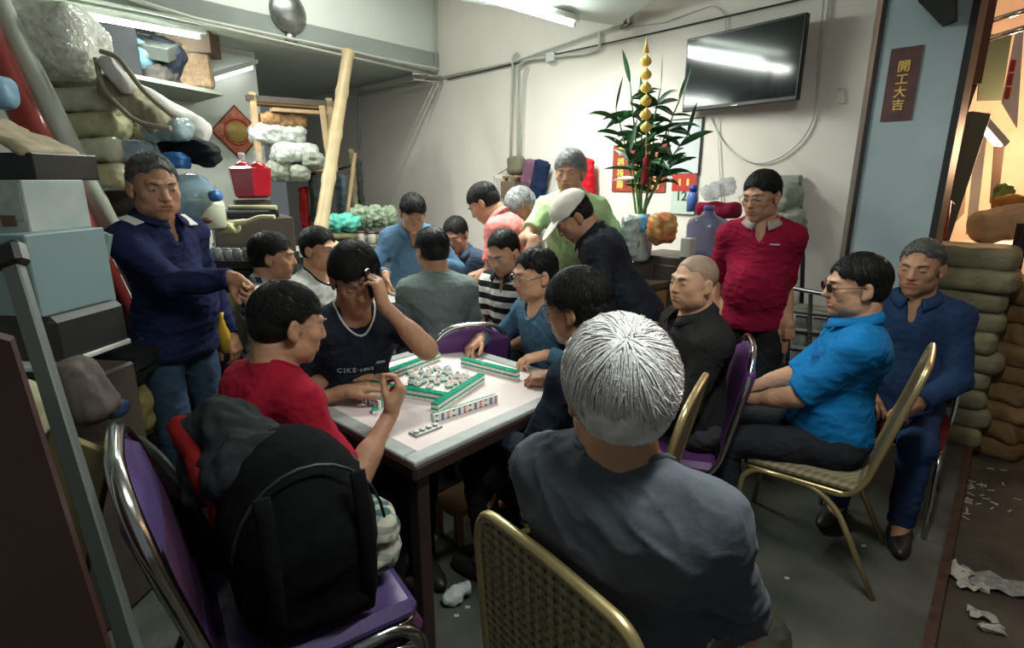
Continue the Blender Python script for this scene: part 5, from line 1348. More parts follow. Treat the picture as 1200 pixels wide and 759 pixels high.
# ---- diamond paper on the wall
dc = bm(278, 155, -.79); o = empty('diamond_paper', dc, 'red and gold diamond paper pasted on the wall below the high shelf', 'wall decoration')
dm = lambda r, off: [BD * r * a + Z3 * r * b + BN * off for a, b in ((1, 0), (0, 1), (-1, 0), (0, -1))]
MB().prism(dm(.255, 0), BN * .003).build('backing', mat('maroon_edge', (.12, .04, .03), rough=.5), o)
MB().prism(dm(.235, .003), BN * .002).build('field', mat('faded_red_field', (.50, .10, .06), rough=.4, col2=(.58, .24, .13), vs=30), o)
MB().ball(BN * .008, (.105, .10, .006), rot=Matrix((BD, Z3, BN)).transposed(), n=28).build('motif', mat('gold_motif', (.50, .34, .10), rough=.35, col2=(.40, .26, .07), vs=60), o)
rg = MB(); rg.tube([BD * .125 * math.cos(t) + Z3 * .12 * math.sin(t) + BN * .007 for t in np.linspace(0, 6.28, 30)[:-1]], .006, closed=True, n=6); rg.build('border', M_red, o)

# ---- alcove: loaded shelf, red cloth, poles and bags
al = empty('alcove_shelf', at(342, 195, 5.3), 'timber shelf of the alcove behind the bamboo pole', 'shelf')
RF = basis(hd(55), Z3)
MB().box(V(0, 0, -.02), (.72, .5, .05), RF).build('board', M_wood, al)
for sx in (-.33, .33): MB().box(RF @ V(sx, -.22, .28), (.05, .05, .66), RF).build('post', M_wood, al)
MB().box(RF @ V(0, -.22, .56), (.76, .05, .05), RF).build('rail', M_dkwood, al)
M_foil = mat('silver_plastic_film', (.34, .37, .34), rough=.2, col2=(.60, .62, .58), vs=16, bump=1, bs=30, coat=.8)
for k, (p, r, lb) in enumerate((((330, 142), (.20, .14, .06), 'grey timber offcuts on top of the alcove bundles'), ((325, 158), (.24, .14, .09), 'silver film-wrapped bundle at the top of the alcove shelf'), ((345, 180), (.20, .15, .09), 'crumpled silver bundle in the middle of the alcove shelf'),
                           ((328, 200), (.13, .14, .09), 'greenish plastic sack at the lower left of the alcove shelf'), ((350, 203), (.09, .12, .075), 'round rolled sack at the lower middle of the alcove shelf'), ((366, 188), (.10, .11, .075), 'dotted grey roll at the right end of the alcove shelf'))):
    sack('stored_bundle', at(*p, 5.05), r, (M_wood2 if k == 0 else M_foil if k in (1, 2) else mat('grey_green_sack', (.20, .21, .16), rough=.6, col2=(.32, .33, .27), vs=20)), lb, 'bundle', RF, folds=((.018, 18, k, (1, 1, 1)), (.008, 45, k, (1, 1, 1))), res=.012)
crate('timber_plank', at(340, 124, 5.1), (.62, .12, .03), RF, M_wood2, 'brown plank lying across the very top of the alcove bundles', 'plank', bev=.002)
crate('timber_plank', at(352, 131, 5.0), (.50, .12, .03), RF, M_wood, 'pale plank lying under the brown one at the top of the alcove', 'plank', bev=.002)
crate('timber_plank', at(382, 158, 5.1), (.05, .05, .50), basis((1, 0, .05), (-.05, 0, 1)), M_wood, 'upright pale post end at the right of the alcove bundles', 'plank', bev=.002)
def cloth_hang(name, top, w_, h_, m, label, cat, d_=.03, seed=0, taper=.8, parent=None):
    b = Blend(); n = 5
    for i in range(n): 
        t = i / (n - 1); b.cone((-w_ / 2 * (taper + (1 - taper) * t) + .02, 0, -h_ * t), (w_ / 2 * (taper + (1 - taper) * t) - .02, 0, -h_ * t), d_, d_, k=.03)
        if i: b.rbox((0, 0, -h_ * (t - .5 / (n - 1))), (w_ / 2 * (taper + (1 - taper) * t), d_, h_ / (n - 1) * .6), .02, k=.02)
    o = solid(name, b, .012, m, parent, folds=[(.016, 22, seed, (1.6, 1.6, .25)), (.006, 40, seed + 1, (1, 1, 1))], label=label, cat=cat)
    if parent is None: o.location = Vector(top); o.rotation_euler = (0, 0, math.radians(-40))
    return o
cloth_hang('hanging_towel', at(355, 222, 5.4), .12, .34, cloth('red_towel', (.34, .02, .02)), 'red cloth hanging in the dark of the alcove', 'cloth', seed=2)
cloth_hang('hanging_towel', at(377, 240, 5.2), .10, .30, cloth('dull_red_towel', (.22, .03, .03)), 'small dull red cloth half behind the bamboo pole', 'cloth', seed=3)
cloth_hang('hanging_bag', at(399, 208, 5.6), .14, .34, cloth('slate_canvas', (.10, .13, .15)), 'slate cloth bag hanging right of the bamboo pole', 'bag', seed=4)
cloth_hang('hanging_bag', at(366, 205, 5.3), .10, .42, cloth('dark_canvas', (.05, .055, .05)), 'dark cloth hanging left of the bamboo pole', 'cloth', seed=5)
cloth_hang('hanging_coat', at(419, 190, 5.8), .09, .75, cloth('dark_raincoat', (.05, .055, .05)), 'narrow dark raincoat hanging on the wall at the end of the alcove', 'coat', seed=6)
cloth_hang('hanging_coat', at(411, 178, 5.7), .07, .72, cloth('khaki_canvas', (.20, .18, .11)), 'khaki strap cloth hanging beside the narrow dark raincoat', 'coat', seed=7)
MB().tube([at(416, 180, 5.6), at(402, 290, 5.4)], .020, n=10).build('wooden_pole', M_wood, loc=at(402, 290, 5.4), label='thin pale pole leaning in front of the hanging coats', cat='pole')
MB().tube([at(392, 200, 5.7), at(416, 192, 5.7)], .012, n=8).build('coat_rail', M_dark, loc=at(392, 200, 5.7), label='short black rail carrying the hanging bags', cat='rail')
run('conduit', [wl(422, 100, .03), wl(421, 175, .03)], .012, M_pipe, 'short vertical conduit above the hanging coats')
# bamboo pole
a, b_ = at(408, 62, 4.9), at(377, 262, 4.35); dd = (b_ - a).normalized(); L = (a.z) / -dd.z
pts = []; rr = []
for i in range(46): t = L * i / 45; pts.append(a + dd * t); rr.append(.050 if i % 6 else .058)
MB().tube(pts, rr, n=16).build('bamboo_pole', mat('dry_bamboo', (.34, .25, .13), rough=.5, col2=(.42, .32, .18), vs=7), loc=a + dd * L, label='thick bamboo pole standing from floor to beam at the alcove', cat='pole')

# ---- counter along the back wall left
ct = empty('back_counter', V(-1.50, 5.05, 0), 'long pale counter against the back, left of the blue denim shirt', 'counter')
RC = basis(hd(83), Z3)
MB().box(V(0, 0, .97), (1.25, .45, .05), RC).build('counter_top', mat('pale_green_top', (.34, .36, .28), rough=.5), ct)
MB().box(V(0, .02, .47), (1.2, .40, .94), RC).build('body', mat('grey_green_panel', (.16, .19, .19), rough=.6), ct)
sack('green_bag', at(402, 261, 4.75), (.13, .1, .07), cloth('mint_plastic', (.10, .42, .33), rough=.4), 'mint green plastic bag on the counter beside the bamboo pole', 'bag', folds=((.03, 22, 3, (1, 1, 1)),))
sack('basket', at(402, 277, 4.75), (.13, .1, .045), mat('olive_basket', (.10, .09, .04), rough=.7), 'olive basket under the mint green bag', 'basket', box=False)
sack('vegetable_heap', at(438, 254, 4.95), (.20, .12, .085), mat('grey_green_leaves', (.10, .15, .08), rough=.6, col2=(.26, .30, .22), vs=24, bump=1, bs=30), 'heap of grey-green leaves piled on the counter jars', 'vegetables', folds=((.035, 26, 3, (1, 1, 1)),))
M_jar = mat('milk_glass_jar', (.44, .42, .36), rough=.3)
jar0 = MB().lathe((0, 0, 0), [(.034, 0), (.038, .01), (.038, .07), (.028, .085), (.030, .1)], n=14).build('jar', M_jar); MB().lathe(V(0, 0, .085), [(.033, 0), (.033, .018)], n=14).build('lid', mat('brown_lid', (.14, .10, .07), rough=.5), jar0)
for k in range(10):
    o = jar0 if k == 0 else copy_tree(jar0)
    p = at(416 + 6.6 * k, 284 + .3 * k, 4.9 if k % 2 else 5.0); o.location = p; tag(o, 'small milky jar in the row on the back counter under the leaves', 'jar', 'jars on the back counter')
sack('lettuce_bowl', at(382, 290, 4.2), (.13, .1, .05), mat('pale_lettuce', (.34, .42, .20), rough=.6, col2=(.50, .52, .38), vs=30), 'pale green vegetables behind the person in the white t-shirt', 'vegetables', box=False, folds=((.02, 30, 2, (1, 1, 1)),))

# ---- coats and bags hung on the wall behind the lime polo
MB().tube([wl(578, 208, .08), wl(606, 190, .08), wl(612, 182, .08)], .005, n=6).build('wire_hanger', M_steel, loc=wl(606, 190, .08), label='wire hanger with a pale cloth, left of the brown hat on the wall', cat='hanger')
def hangw(name, px, py, w_, h_, m, label, cat, seed, off=.10, tilt=0, taper=.8):
    o = cloth_hang(name, wl(px, py, off), w_, h_, m, label, cat, seed=seed, taper=taper); o.rotation_euler = (0, math.radians(tilt), math.atan2(WD.y, WD.x) + math.pi)
    return o
hangw('hanging_cloth', 587, 208, .20, .62, cloth('cream_pink_cloth', (.60, .52, .47)), 'cream cloth on the wire hanger behind the pink polo', 'cloth', 1)
hangw('hanging_coat', 622, 190, .15, .75, cloth('dusty_mauve_wool', (.16, .08, .12)), 'dusty mauve coat hanging on the back wall beside the navy one', 'coat', 2, tilt=14)
hangw('hanging_coat', 636, 192, .20, .80, cloth('midnight_wool', (.012, .02, .055)), 'midnight blue coat hanging on the back wall behind the lime polo', 'coat', 3, tilt=16)
o = hangw('red_bag', 686, 190, .20, .26, cloth('scarlet_nylon', (.50, .01, .02), rough=.5), 'scarlet bag hanging on the wall at the lime polo’s shoulder', 'bag', 4, taper=.85)
hangw('yellow_ribbon', 668, 186, .045, .30, cloth('yellow_webbing', (.55, .46, .06)), 'yellow sash hanging between the lime polo’s head and the scarlet bag', 'sash', 5)
sack('felt_hat', wl(605, 194, .10), (.10, .06, .09), cloth('olive_brown_felt', (.16, .14, .10)), 'olive brown hat hung on the vertical conduits', 'hat', WM, folds=((.006, 14, 2, (1, 1, 1)),))
crate('small_wall_shelf', wl(603, 207, .10), (.22, .14, .02), WM, M_wood2, 'small brown wall shelf under the olive brown hat', 'shelf')
crate('cardboard_box', wl(600, 222, .10), (.20, .13, .16), WM, mat('dim_card', (.16, .11, .07), rough=.8), 'small dim box under the small brown wall shelf', 'box')
# counter the lime polo sits on and cabinets to its right
cab = empty('wooden_cabinet', V(.62, 3.80, 0), 'orange wooden cabinet with a dark top beside the white peaked cap', 'cabinet')
RD = WM
MB().box(V(0, 0, .955), (1.00, .52, .04), RD, bev=.004).build('counter_top', M_dkwood, cab); MB().box(V(0, 0, .47), (.96, .48, .93), RD).build('body', M_wood2, cab)
for sx in (-.24, .24):
    d_ = MB().box(RD @ V(sx, .245, .46), (.44, .015, .86), RD, bev=.003).build('door', M_wood2, cab); MB().ball(RD @ V(sx * .25, .26, .5), .012).build('knob', M_steel, d_)
dkc = empty('dark_cupboard', V(at(783, 330, 3.75).x, at(783, 330, 3.75).y, 0), 'tall dark brown cupboard under the lucky bamboo', 'cupboard')
MB().box(V(0, 0, .56), (.34, .36, 1.12), RD, bev=.006).build('body', M_dkwood, dkc)
for sx in (-.085, .085): MB().box(RD @ V(sx, .185, .56), (.155, .012, 1.02), RD, bev=.003).build('door', M_dkwood, dkc)
# lucky bamboo in a wrapped vase
pv = at(748, 305, 3.65); pl = empty('lucky_bamboo', pv, 'tall lucky bamboo plant in a vase on the wooden cabinet, with gold charms above', 'plant')
MB().lathe((0, 0, 0), [(.06, 0), (.075, .02), (.085, .10), (.07, .20), (.05, .26), (.06, .30)], n=20).build('vase', mat('frosted_white_vase', (.50, .54, .50), rough=.2, coat=.5), pl)
M_leaf = mat('dark_green_leaf', (.012, .055, .022), rough=.35, col2=(.03, .10, .035), vs=20); M_stem = mat('bamboo_stem', (.07, .16, .04), rough=.4)
rs = random.Random(12)
def leaf(mb, p, d, L, w_, droop):
    d = Vector(d).normalized(); s_ = d.cross(Z3 + Vector((.01, 0, 0))); s_ = s_.normalized() if s_.length > .05 else Vector((1, 0, 0)); n = 7; pts = []; s_ = Matrix.Rotation(rs.uniform(.6, 1.5) * rs.choice((-1, 1)), 3, d) @ s_
    q = Vector(p); vs = []
    for i in range(n):
        t = i / (n - 1); ww = w_ * math.sin(math.pi * (t * .92 + .05)) ** .7 * (1 - .35 * t)
        up = s_.cross(d).normalized()
        vs += [q - s_ * ww + up * ww * .25, q - up * .0, q + s_ * ww + up * ww * .25]
        q = q + d * L / (n - 1); d = (d + Vector((0, 0, -droop * (.4 + t)))).normalized()
    fs = []
    for i in range(n - 1):
        for k in (0, 1): fs.append((i * 3 + k, i * 3 + k + 1, i * 3 + 4 + k, i * 3 + 3 + k))
    mb.add(vs, fs, 0, True)
tops = [(738, 96), (722, 128), (752, 128), (774, 104), (796, 118), (806, 158), (766, 165), (738, 178), (786, 190)]
nl = 0
for k, (tx, ty) in enumerate(tops):
    T_ = at(tx, ty, 3.6 + rs.uniform(-.1, .12)) - pv; Bs = Vector((rs.uniform(-.03, .03), rs.uniform(-.03, .03), .2)); mid = (T_ + Bs) / 2 + Vector((-(T_.x) * .25, 0, .0))
    pts = [Bs * (1 - t) ** 2 + mid * 2 * t * (1 - t) + T_ * t * t for t in np.linspace(0, 1, 10)]
    MB().tube(pts, [.009 - .0005 * i for i in range(10)], n=7).build('stem', M_stem, pl)
    mb = MB()
    for j in range(12):
        t = rs.uniform(.50, 1.0) ** .7; p = pts[min(9, int(t * 9))]; a = rs.uniform(0, 6.28); e = rs.uniform(-.1, .9)
        leaf(mb, p, (math.cos(a), math.sin(a) * .7, e), rs.uniform(.14, .24), rs.uniform(.019, .028), rs.uniform(.05, .24))
    leaf(mb, pts[-1], (rs.uniform(-.3, .3), 0, 1), .20, .020, .03)
    f_ = mb.build('foliage', M_leaf, pl)
gc = empty('gold_charm_string', at(757, 150, 3.45), 'string of gold ingot charms hanging over the lucky bamboo', 'charm string')
MB().tube([at(758, 44, 3.45) - gc.location, at(757, 185, 3.45) - gc.location], .003, n=6).build('cord', M_goldp, gc)
for k in range(6):
    p = at(757, 72 + 15.5 * k, 3.45) - gc.location; MB().ball(p, (.036, .022, .030)).ball(p + V(0, 0, .012), (.020, .024, .026)).build('charm', M_goldp, gc)
MB().lathe(at(757, 62, 3.45) - gc.location, [(.020, 0), (.006, .06), (.001, .10)], n=12).build('finial', M_goldp, gc)
MB().lathe(at(757, 186, 3.45) - gc.location, [(.010, -.16), (.022, -.14), (.018, 0), (.004, .02)], n=12).build('tassel', cloth('dark_red_tassel', (.22, .02, .02)), gc)
sack('fruit_bag', at(775, 268, 3.4), (.085, .07, .09), mat('red_yellow_fruit_in_plastic', (.42, .08, .04), rough=.25, col2=(.50, .38, .12), vs=14, coat=.7), 'plastic bag of red and yellow fruit beside the vase', 'bag', folds=((.02, 24, 3, (1, 1, 1)),))
sack('plastic_bag', at(752, 262, 3.45), (.03, .03, .05), cloth('sky_plastic', (.12, .36, .62), rough=.4), 'sky blue plastic tie round the neck of the vase', 'bag', folds=((.015, 30, 3, (1, 1, 1)),))
sack('plastic_bag', at(738, 278, 3.42), (.055, .05, .13), mat('crinkled_clear_film', (.50, .58, .52), rough=.15, col2=(.30, .40, .36), vs=20, bump=1, bs=40, coat=.8), 'crinkled clear film bag round the vase of lucky bamboo', 'bag', folds=((.018, 24, 8, (1, 1, 1)),))
# red scroll, framed sheet, calendar
def wpanel(name, quad, off, th_, m, label, cat, parent=None):
    p = [wl(x, y, off) for x, y in quad]; c = sum(p, Vector()) / 4
    hw = ((p[1] - p[0]).length + (p[2] - p[3]).length) / 4; hh = ((p[3] - p[0]).length + (p[2] - p[1]).length) / 4
    o = MB().box((0, 0, 0), (hw * 2, th_, hh * 2), WM).build(name, m, parent, label=label, cat=cat)
    o.location = c - (parent.location if parent else Vector()); return o, hw, hh
rsf, hw, hh = wpanel('red_scroll', [(718, 172), (781, 166), (781, 224), (718, 225)], .01, .006, mat('red_scroll_paper', (.26, .035, .02), rough=.5, col2=(.36, .06, .03), vs=16), 'red paper notice with gold characters behind the lucky bamboo', 'scroll')
ch_ = '福祿壽喜財春'
for cx_ in (-.8, .0, .8):
    for i in range(4): text(ch_[(i + int(cx_ * 2)) % 6], .075, 'character', M_goldp, rsf, WM @ V(-cx_ * hw * .85, .004, hh * (.72 - .48 * i)), WM)
fr, hw, hh = wpanel('framed_sheet', [(782, 142), (823, 136), (821, 204), (782, 205)], .012, .012, M_dark, 'thin dark frame holding a plain white sheet, left below the television', 'picture frame')
MB().box(V(0, 0, 0) + WN * .007, (hw * 2 - .02, .003, hh * 2 - .02), WM).build('sheet', mat('white_sheet', (.62, .66, .68), rough=.3, coat=.4), fr)
cl, hw, hh = wpanel('wall_calendar', [(787, 205), (815, 203), (815, 250), (787, 251)], .02, .004, mat('calendar_page', (.52, .60, .52), rough=.6), 'tear-off wall calendar with a red head and the number 12', 'calendar')
MB().box(WM @ V(0, .004, hh * .58), (hw * 2, .005, hh * .84), WM).build('calendar_head', M_red, cl)
text('12', .10, 'date', mat('green_black_ink', (.02, .09, .07)), cl, WM @ V(.015, .005, -hh * .12), WM)
for k in (-1, 1): MB().box(WM @ V(k * .035, .008, hh * .6), (.02, .002, .05), WM).build('mark', M_goldp, cl)
bo = empty('blue_bottle', wl(811, 243, .16), 'blue capped bottle standing in front of the calendar', 'bottle')
MB().lathe(V(0, 0, -.03), [(.04, 0), (.042, .10), (.035, .13), (.02, .15)], n=16).build('bottle', mat('blue_plastic', (.08, .14, .38), rough=.25), bo); MB().lathe(V(0, 0, .12), [(.032, 0), (.030, .045)], n=16).build('cap', mat('deep_blue_cap', (.02, .06, .3), rough=.3), bo)
# purple water jug, red cloth box and bags between calendar and crimson polo
M_jug = mat('violet_clear_plastic', (.17, .17, .33), rough=.1, alpha=.8, coat=.7)
jg = empty('water_jug', at(826, 300, 3.7), 'violet water jug on the cupboard left of the crimson polo', 'water jug')
MB().lathe((0, 0, 0), [(.11, 0), (.135, .02), (.128, .08), (.135, .10), (.135, .20), (.12, .24), (.05, .27), (.03, .30)], n=26).build('jug', M_jug, jg); MB().lathe(V(0, 0, .30), [(.033, 0), (.033, .03)], n=16).build('cap', mat('jug_cap', (.1, .15, .4), rough=.4), jg)
MB().box(V(0, 0, 0), (.40, .34, 1.0), RD, bev=.008).build('dark_cupboard', M_dkwood, label='dark cupboard under the violet water jug', cat='cupboard').location = V(at(828, 300, 3.8).x, at(828, 300, 3.8).y, .50)
sack('red_cloth_box', at(842, 246, 3.85), (.14, .10, .055), cloth('wine_red_cloth', (.26, .015, .045)), 'wine red cloth bundle on the violet jug beside the crimson polo', 'cloth', WM)
sack('plastic_bag', at(842, 222, 3.8), (.11, .08, .05), clear('thin_clear_bag', (.5, .55, .6), .45), 'thin clear plastic bag on the wine red cloth', 'bag', basis((.95, -.1, .3), (-.3, 0, .95)), folds=((.025, 24, 3, (1, 1, 1)),))
cd_ = crate('carton', at(806, 290, 3.5), (.07, .07, .12), WM, mat('white_black_carton', (.5, .5, .46), rough=.5), 'small white carton between the fruit bag and the violet jug', 'carton')
# grey-green bundles right of the crimson polo, cart with a plastic crate
M_gg = mat('grey_green_bundle', (.24, .26, .21), rough=.6, col2=(.36, .38, .32), vs=12)
sack('stored_bundle', wl(918, 232, .12), (.11, .09, .10), M_gg, 'grey-green bag hung on the wall right of the crimson polo’s head', 'bundle', WM, folds=((.02, 18, 3, (1, 1, 1)),))
sack('stored_bundle', wl(922, 262, .12), (.12, .09, .11), M_gg, 'lower grey-green bag hung right of the crimson polo’s shoulder', 'bundle', WM, folds=((.02, 18, 5, (1, 1, 1)),))
crate('fuse_box', wl(920, 220, .04), (.20, .06, .17), WM, mat('grey_meter', (.32, .34, .30), rough=.5), 'grey meter box on the wall above the grey-green bags', 'meter box', bev=.01)
wh = empty('bicycle_wheel', at(931, 300, 3.55), 'small grey wheel hung behind the elbow of the crimson polo', 'wheel')
Rw = basis((.5, .8, 0), (.8, -.5, 0)); MB().tube([Rw @ V(.16 * math.cos(t), .22 * math.sin(t), 0) for t in np.linspace(0, 6.28, 30)[:-1]], .018, closed=True).build('tyre', M_steel, wh); MB().lathe((0, 0, -.02), [(.03, 0), (.03, .04)], axis=(.8, -.5, 0)).build('hub', M_dark, wh)
run('hanging_hose', [wl(936, 215, .08), wl(941, 300, .10), wl(938, 400, .12)], .014, M_dark, 'dark hose hanging down the wall right of the crimson polo', 'hose')
cart = empty('hand_truck', at(925, 470, 3.45), 'folding steel hand truck leaning on the wall behind the blue polo', 'hand truck')
q_ = lambda px, py, d=3.4: at(px, py, d) - cart.location
MB().tube([q_(890, 470, 3.3), q_(905, 380, 3.45), q_(915, 335, 3.5), q_(985, 348, 3.2), q_(980, 460, 3.1)], .014, fillet=.05).build('frame', M_steel, cart)
for k in range(5): MB().tube([q_(903, 362 + 22 * k, 3.42), q_(983, 372 + 22 * k, 3.16)], .008).build('rung', M_dark, cart)
for px in (925, 950): MB().tube([q_(px, 345, 3.36), q_(px - 3, 462, 3.25)], .012).build('upright', M_dark, cart)
for px, py in ((893, 440), (908, 455)):
    MB().lathe(q_(px, py, 3.3), [(.02, -.03), (.075, -.025), (.085, -.01), (.085, .01), (.075, .025), (.02, .03)], n=24, axis=(.8, -.55, 0)).build('wheel', M_black_pl, cart)
cr = empty('plastic_crate', at(955, 420, 3.42), 'grey-white lattice crate standing behind the hand truck', 'crate')
Rk = basis(hd(125), Z3); mb = MB()
for i in range(6): mb.box(Rk @ V(-.24 + .096 * i, 0, 0), (.018, .012, .56), Rk)
for j in range(6): mb.box(Rk @ V(0, .004, -.27 + .108 * j), (.50, .012, .022), Rk)
mb.build('lattice', M_pipe, cr); MB().box(Rk @ V(0, .15, 0), (.50, .25, .56), Rk, bev=.01).build('contents', mat('white_packs', (.34, .36, .34), rough=.6, col2=(.14, .13, .11), vs=11), cr)

# ---- street side
M_jute = mat('grey_jute', (.17, .15, .09), rough=.85, col2=(.23, .20, .12), vs=10, bump=.5, bs=70)
M_jute2 = mat('brown_jute', (.17, .095, .035), rough=.85, col2=(.24, .14, .06), vs=10, bump=.5, bs=70)
rs = random.Random(3); RS = basis(hd(128), Z3)
names = ['lowest', 'second', 'third', 'fourth', 'fifth', 'sixth', 'seventh', 'eighth', 'ninth', 'topmost']
base_s = V(2.78, 3.40, 0)
for k in range(10):
    sack('filled_sack', base_s + V(rs.uniform(-.03, .03), rs.uniform(-.03, .03), .065 + .122 * k - .02), (.27, .20, .068), M_jute, names[k] + ' sack of the pile behind the navy work jacket', 'sack', basis(hd(128 + rs.uniform(-8, 8)), Z3), group=None, folds=((.010, 9, k, (1, 1, 1)),))
base_s = V(3.12, 3.30, -.1)
for k in range(9):
    sack('filled_sack', base_s + V(rs.uniform(-.04, .04), rs.uniform(-.03, .03), .07 + .122 * k), (.20, .19, .072), M_jute2, names[k] + ' brown sack of the right-hand pile with tufted ends', 'sack', basis(hd(60 + rs.uniform(-15, 15)), Z3), folds=((.016, 12, k, (1, 1, 1)),))
# shop front across: frames, lit counter, hangings
SF = Matrix((WD, WN, Z3)).transposed()
def st(px, py, d): return at(px, py, d)
def plank(name, quad, d, th_, m, label, cat, kind=None):
    p = [st(x, y, d) for x, y in quad]; return MB().prism(p, V(.02, th_, 0)).build(name, m, loc=p[0], label=label, cat=cat, kind=kind)
M_orange = mat('lit_ochre_wall', (.70, .52, .38), rough=.8, var=.12, vs=3)
MB().prism([V(2.9, 8.2, -.1), V(9.5, 4.6, -.1), V(9.5, 4.6, 4.5), V(2.9, 8.2, 4.5)], (.1, .2, 0)).build('wall_far', M_orange, kind='structure')
MB().prism([V(9.5, 4.6, -.1), V(9.5, -1.0, -.1), V(9.5, -1.0, 4.5), V(9.5, 4.6, 4.5)], (.2, 0, 0)).build('wall_right', M_brown, kind='structure')
plank('door_post', [(1104, 30), (1140, -10), (1150, -10), (1088, 290), (1076, 290)], 3.65, .10, mat('orange_stained_timber', (.24, .11, .035), rough=.5, var=.25, vs=9), 'orange stained timber post just right of the steel jamb', 'post')
plank('door_panel', [(1140, -15), (1172, -15), (1150, 98), (1120, 98)], 3.75, .06, mat('umber_panel', (.085, .035, .018), rough=.5), 'dark umber panel hanging beside the timber post', 'panel')
plank('door_panel', [(1112, 98), (1146, 98), (1128, 150), (1100, 200)], 3.8, .06, M_brown, 'short brown panel under the umber one', 'panel')
plank('hanging_strip', [(1137, 12), (1143, 12), (1122, 96), (1110, 96)], 3.55, .03, mat('tangled_cream_paper', (.60, .48, .30), rough=.6, col2=(.25, .14, .06), vs=30), 'strip of tangled cream paper hanging on the timber post', 'strip')
rf = empty('red_stand', st(1090, 245, 3.9), 'red painted metal stand beyond the navy work jacket’s head', 'stand')
MB().tube([st(x, y, 3.9) - rf.location for x, y in ((1082, 195), (1074, 278), (1106, 282), (1112, 235))], .016, fillet=.05).build('frame', mat('red_enamel', (.30, .02, .015), rough=.35), rf)
MB().tube([st(x, y, 3.92) - rf.location for x, y in ((1078, 252), (1108, 254))], .012).build('rail', mat('red_enamel_rail', (.30, .02, .015), rough=.35), rf)
crate('metal_locker', st(1112, 215, 4.2), (.14, .2, 1.0), basis((.98, 0, -.12), (.13, 0, .99)), mat('olive_locker', (.10, .11, .08), rough=.5), 'narrow olive metal locker behind the red stand', 'locker')
for k in range(4): sack('tool', st(1096 + 4 * k, 175 + 22 * k, 3.95), (.05, .04, .035), mat('rusty_tool', (.10, .04, .03), rough=.5), ('highest', 'second', 'third', 'lowest')[k] + ' dark tool hanging in a column beside the steel jamb', 'tool', basis((.9, 0, .3 - .2 * k), (-.3 + .2 * k, 0, .9)), folds=((.012, 30, k, (1, 1, 1)),), res=.010)
M_paperlit = mat('pale_hanging_paper', (.82, .74, .68), rough=.6, col2=(.88, .80, .76), vs=8)
plank('paper_scroll', [(1190, 40), (1200, 30), (1192, 150), (1174, 120)], 4.6, .03, M_paperlit, 'long pale scroll with red marks hanging in the lit shop', 'scroll')
for k in range(3): plank('paper_scroll', [(1185 - 3 * k, 70 + 16 * k), (1190 - 3 * k, 70 + 16 * k), (1187 - 3 * k, 84 + 16 * k), (1182 - 3 * k, 84 + 16 * k)], 4.55, .01, M_red, ('top', 'middle', 'bottom')[k] + ' red square on the long pale scroll', 'paper mark')
plank('paper_scroll', [(1146, 140), (1160, 130), (1144, 268), (1132, 275)], 4.8, .03, M_paperlit, 'pale upright board standing behind the lit counter', 'board')
plank('paper_scroll', [(1128, 148), (1140, 140), (1130, 250), (1118, 262)], 4.9, .03, mat('cream_board', (.80, .68, .52), rough=.6), 'cream board leaning left of the pale upright board', 'board')
plank('paper_scroll', [(1166, 160), (1178, 165), (1170, 235), (1160, 238)], 5.0, .03, mat('brown_board', (.20, .10, .05), rough=.6), 'brown board standing behind the bent figure of sacks', 'board')
lampo = empty('street_lamp', st(1160, 152, 4.4), 'bright angled reflector lamp in the lit shop', 'lamp')
MB().box((0, 0, 0), (.34, .12, .06), basis((.75, 0, -.65), (.65, -.2, .75)), bev=.01).build('shade', M_white_pl, lampo)
MB().box(basis((.75, 0, -.65), (.65, -.2, .75)) @ V(0, -.02, -.036), (.28, .08, .012), basis((.75, 0, -.65), (.65, -.2, .75))).build('bulb', mat('lit_warm_bulb', (1, .8, .6), emit=(1, .72, .50), es=14), lampo)
for k in range(2): bo_ = MB().tube([st(1150, 28 + 20 * k, 4.3), st(1215, 8 + 20 * k, 4.1)], .02); bo_.build('awning_bar', M_chrome, loc=st(1150, 28 + 20 * k, 4.3), label=('upper' if k == 0 else 'lower') + ' shiny awning bar at the top right corner', cat='bar')
plank('shutter', [(1152, 40), (1186, 40), (1174, 118), (1146, 118)], 5.2, .04, mat('olive_green_shutter', (.10, .13, .08), rough=.5), 'dull green shutter behind the awning bars', 'shutter')
ctr = empty('market_counter', st(1185, 300, 4.3), 'lit market counter with a pale top at the right edge', 'counter'); 
pc_ = st(1185, 290, 4.3)
MB().box(V(0, 0, 0), (1.0, .5, .05), basis(hd(105), Z3)).build('counter_top', mat('warm_table_top', (.55, .38, .22), rough=.5), ctr); ctr.location = pc_
for sx in (-.45, .45):
    for sy in (-.2, .2): MB().box(basis(hd(105), Z3) @ V(sx, sy, -(pc_.z + .1) / 2 - .02), (.05, .05, pc_.z + .1 - .04), basis(hd(105), Z3)).build('leg', M_dkwood, ctr)
sack('cloth_bundle', st(1172, 262, 4.3), (.20, .14, .13), cloth('beige_bundle_cloth', (.50, .36, .22)), 'beige cloth bundle heaped on the lit market counter', 'cloth', basis((.95, 0, .25), (-.25, 0, .95)))
sack('cloth_bundle', st(1190, 240, 4.35), (.13, .12, .08), cloth('ginger_cloth', (.42, .20, .06)), 'ginger cloth on top of the beige bundle at the right edge', 'cloth')
sack('leafy_bunch', st(1176, 225, 4.5), (.06, .06, .07), mat('fresh_green', (.16, .24, .06), rough=.6), 'green leafy bunch behind the ginger cloth', 'leaves', folds=((.02, 30, 2, (1, 1, 1)),))
bar('iron_post', st(1200, 262, 3.4), V(st(1168, 420, 3.5).x, st(1168, 420, 3.5).y, -.1), .05, .05, M_dark, 'dark iron post standing before the market counter at the right edge', 'post')
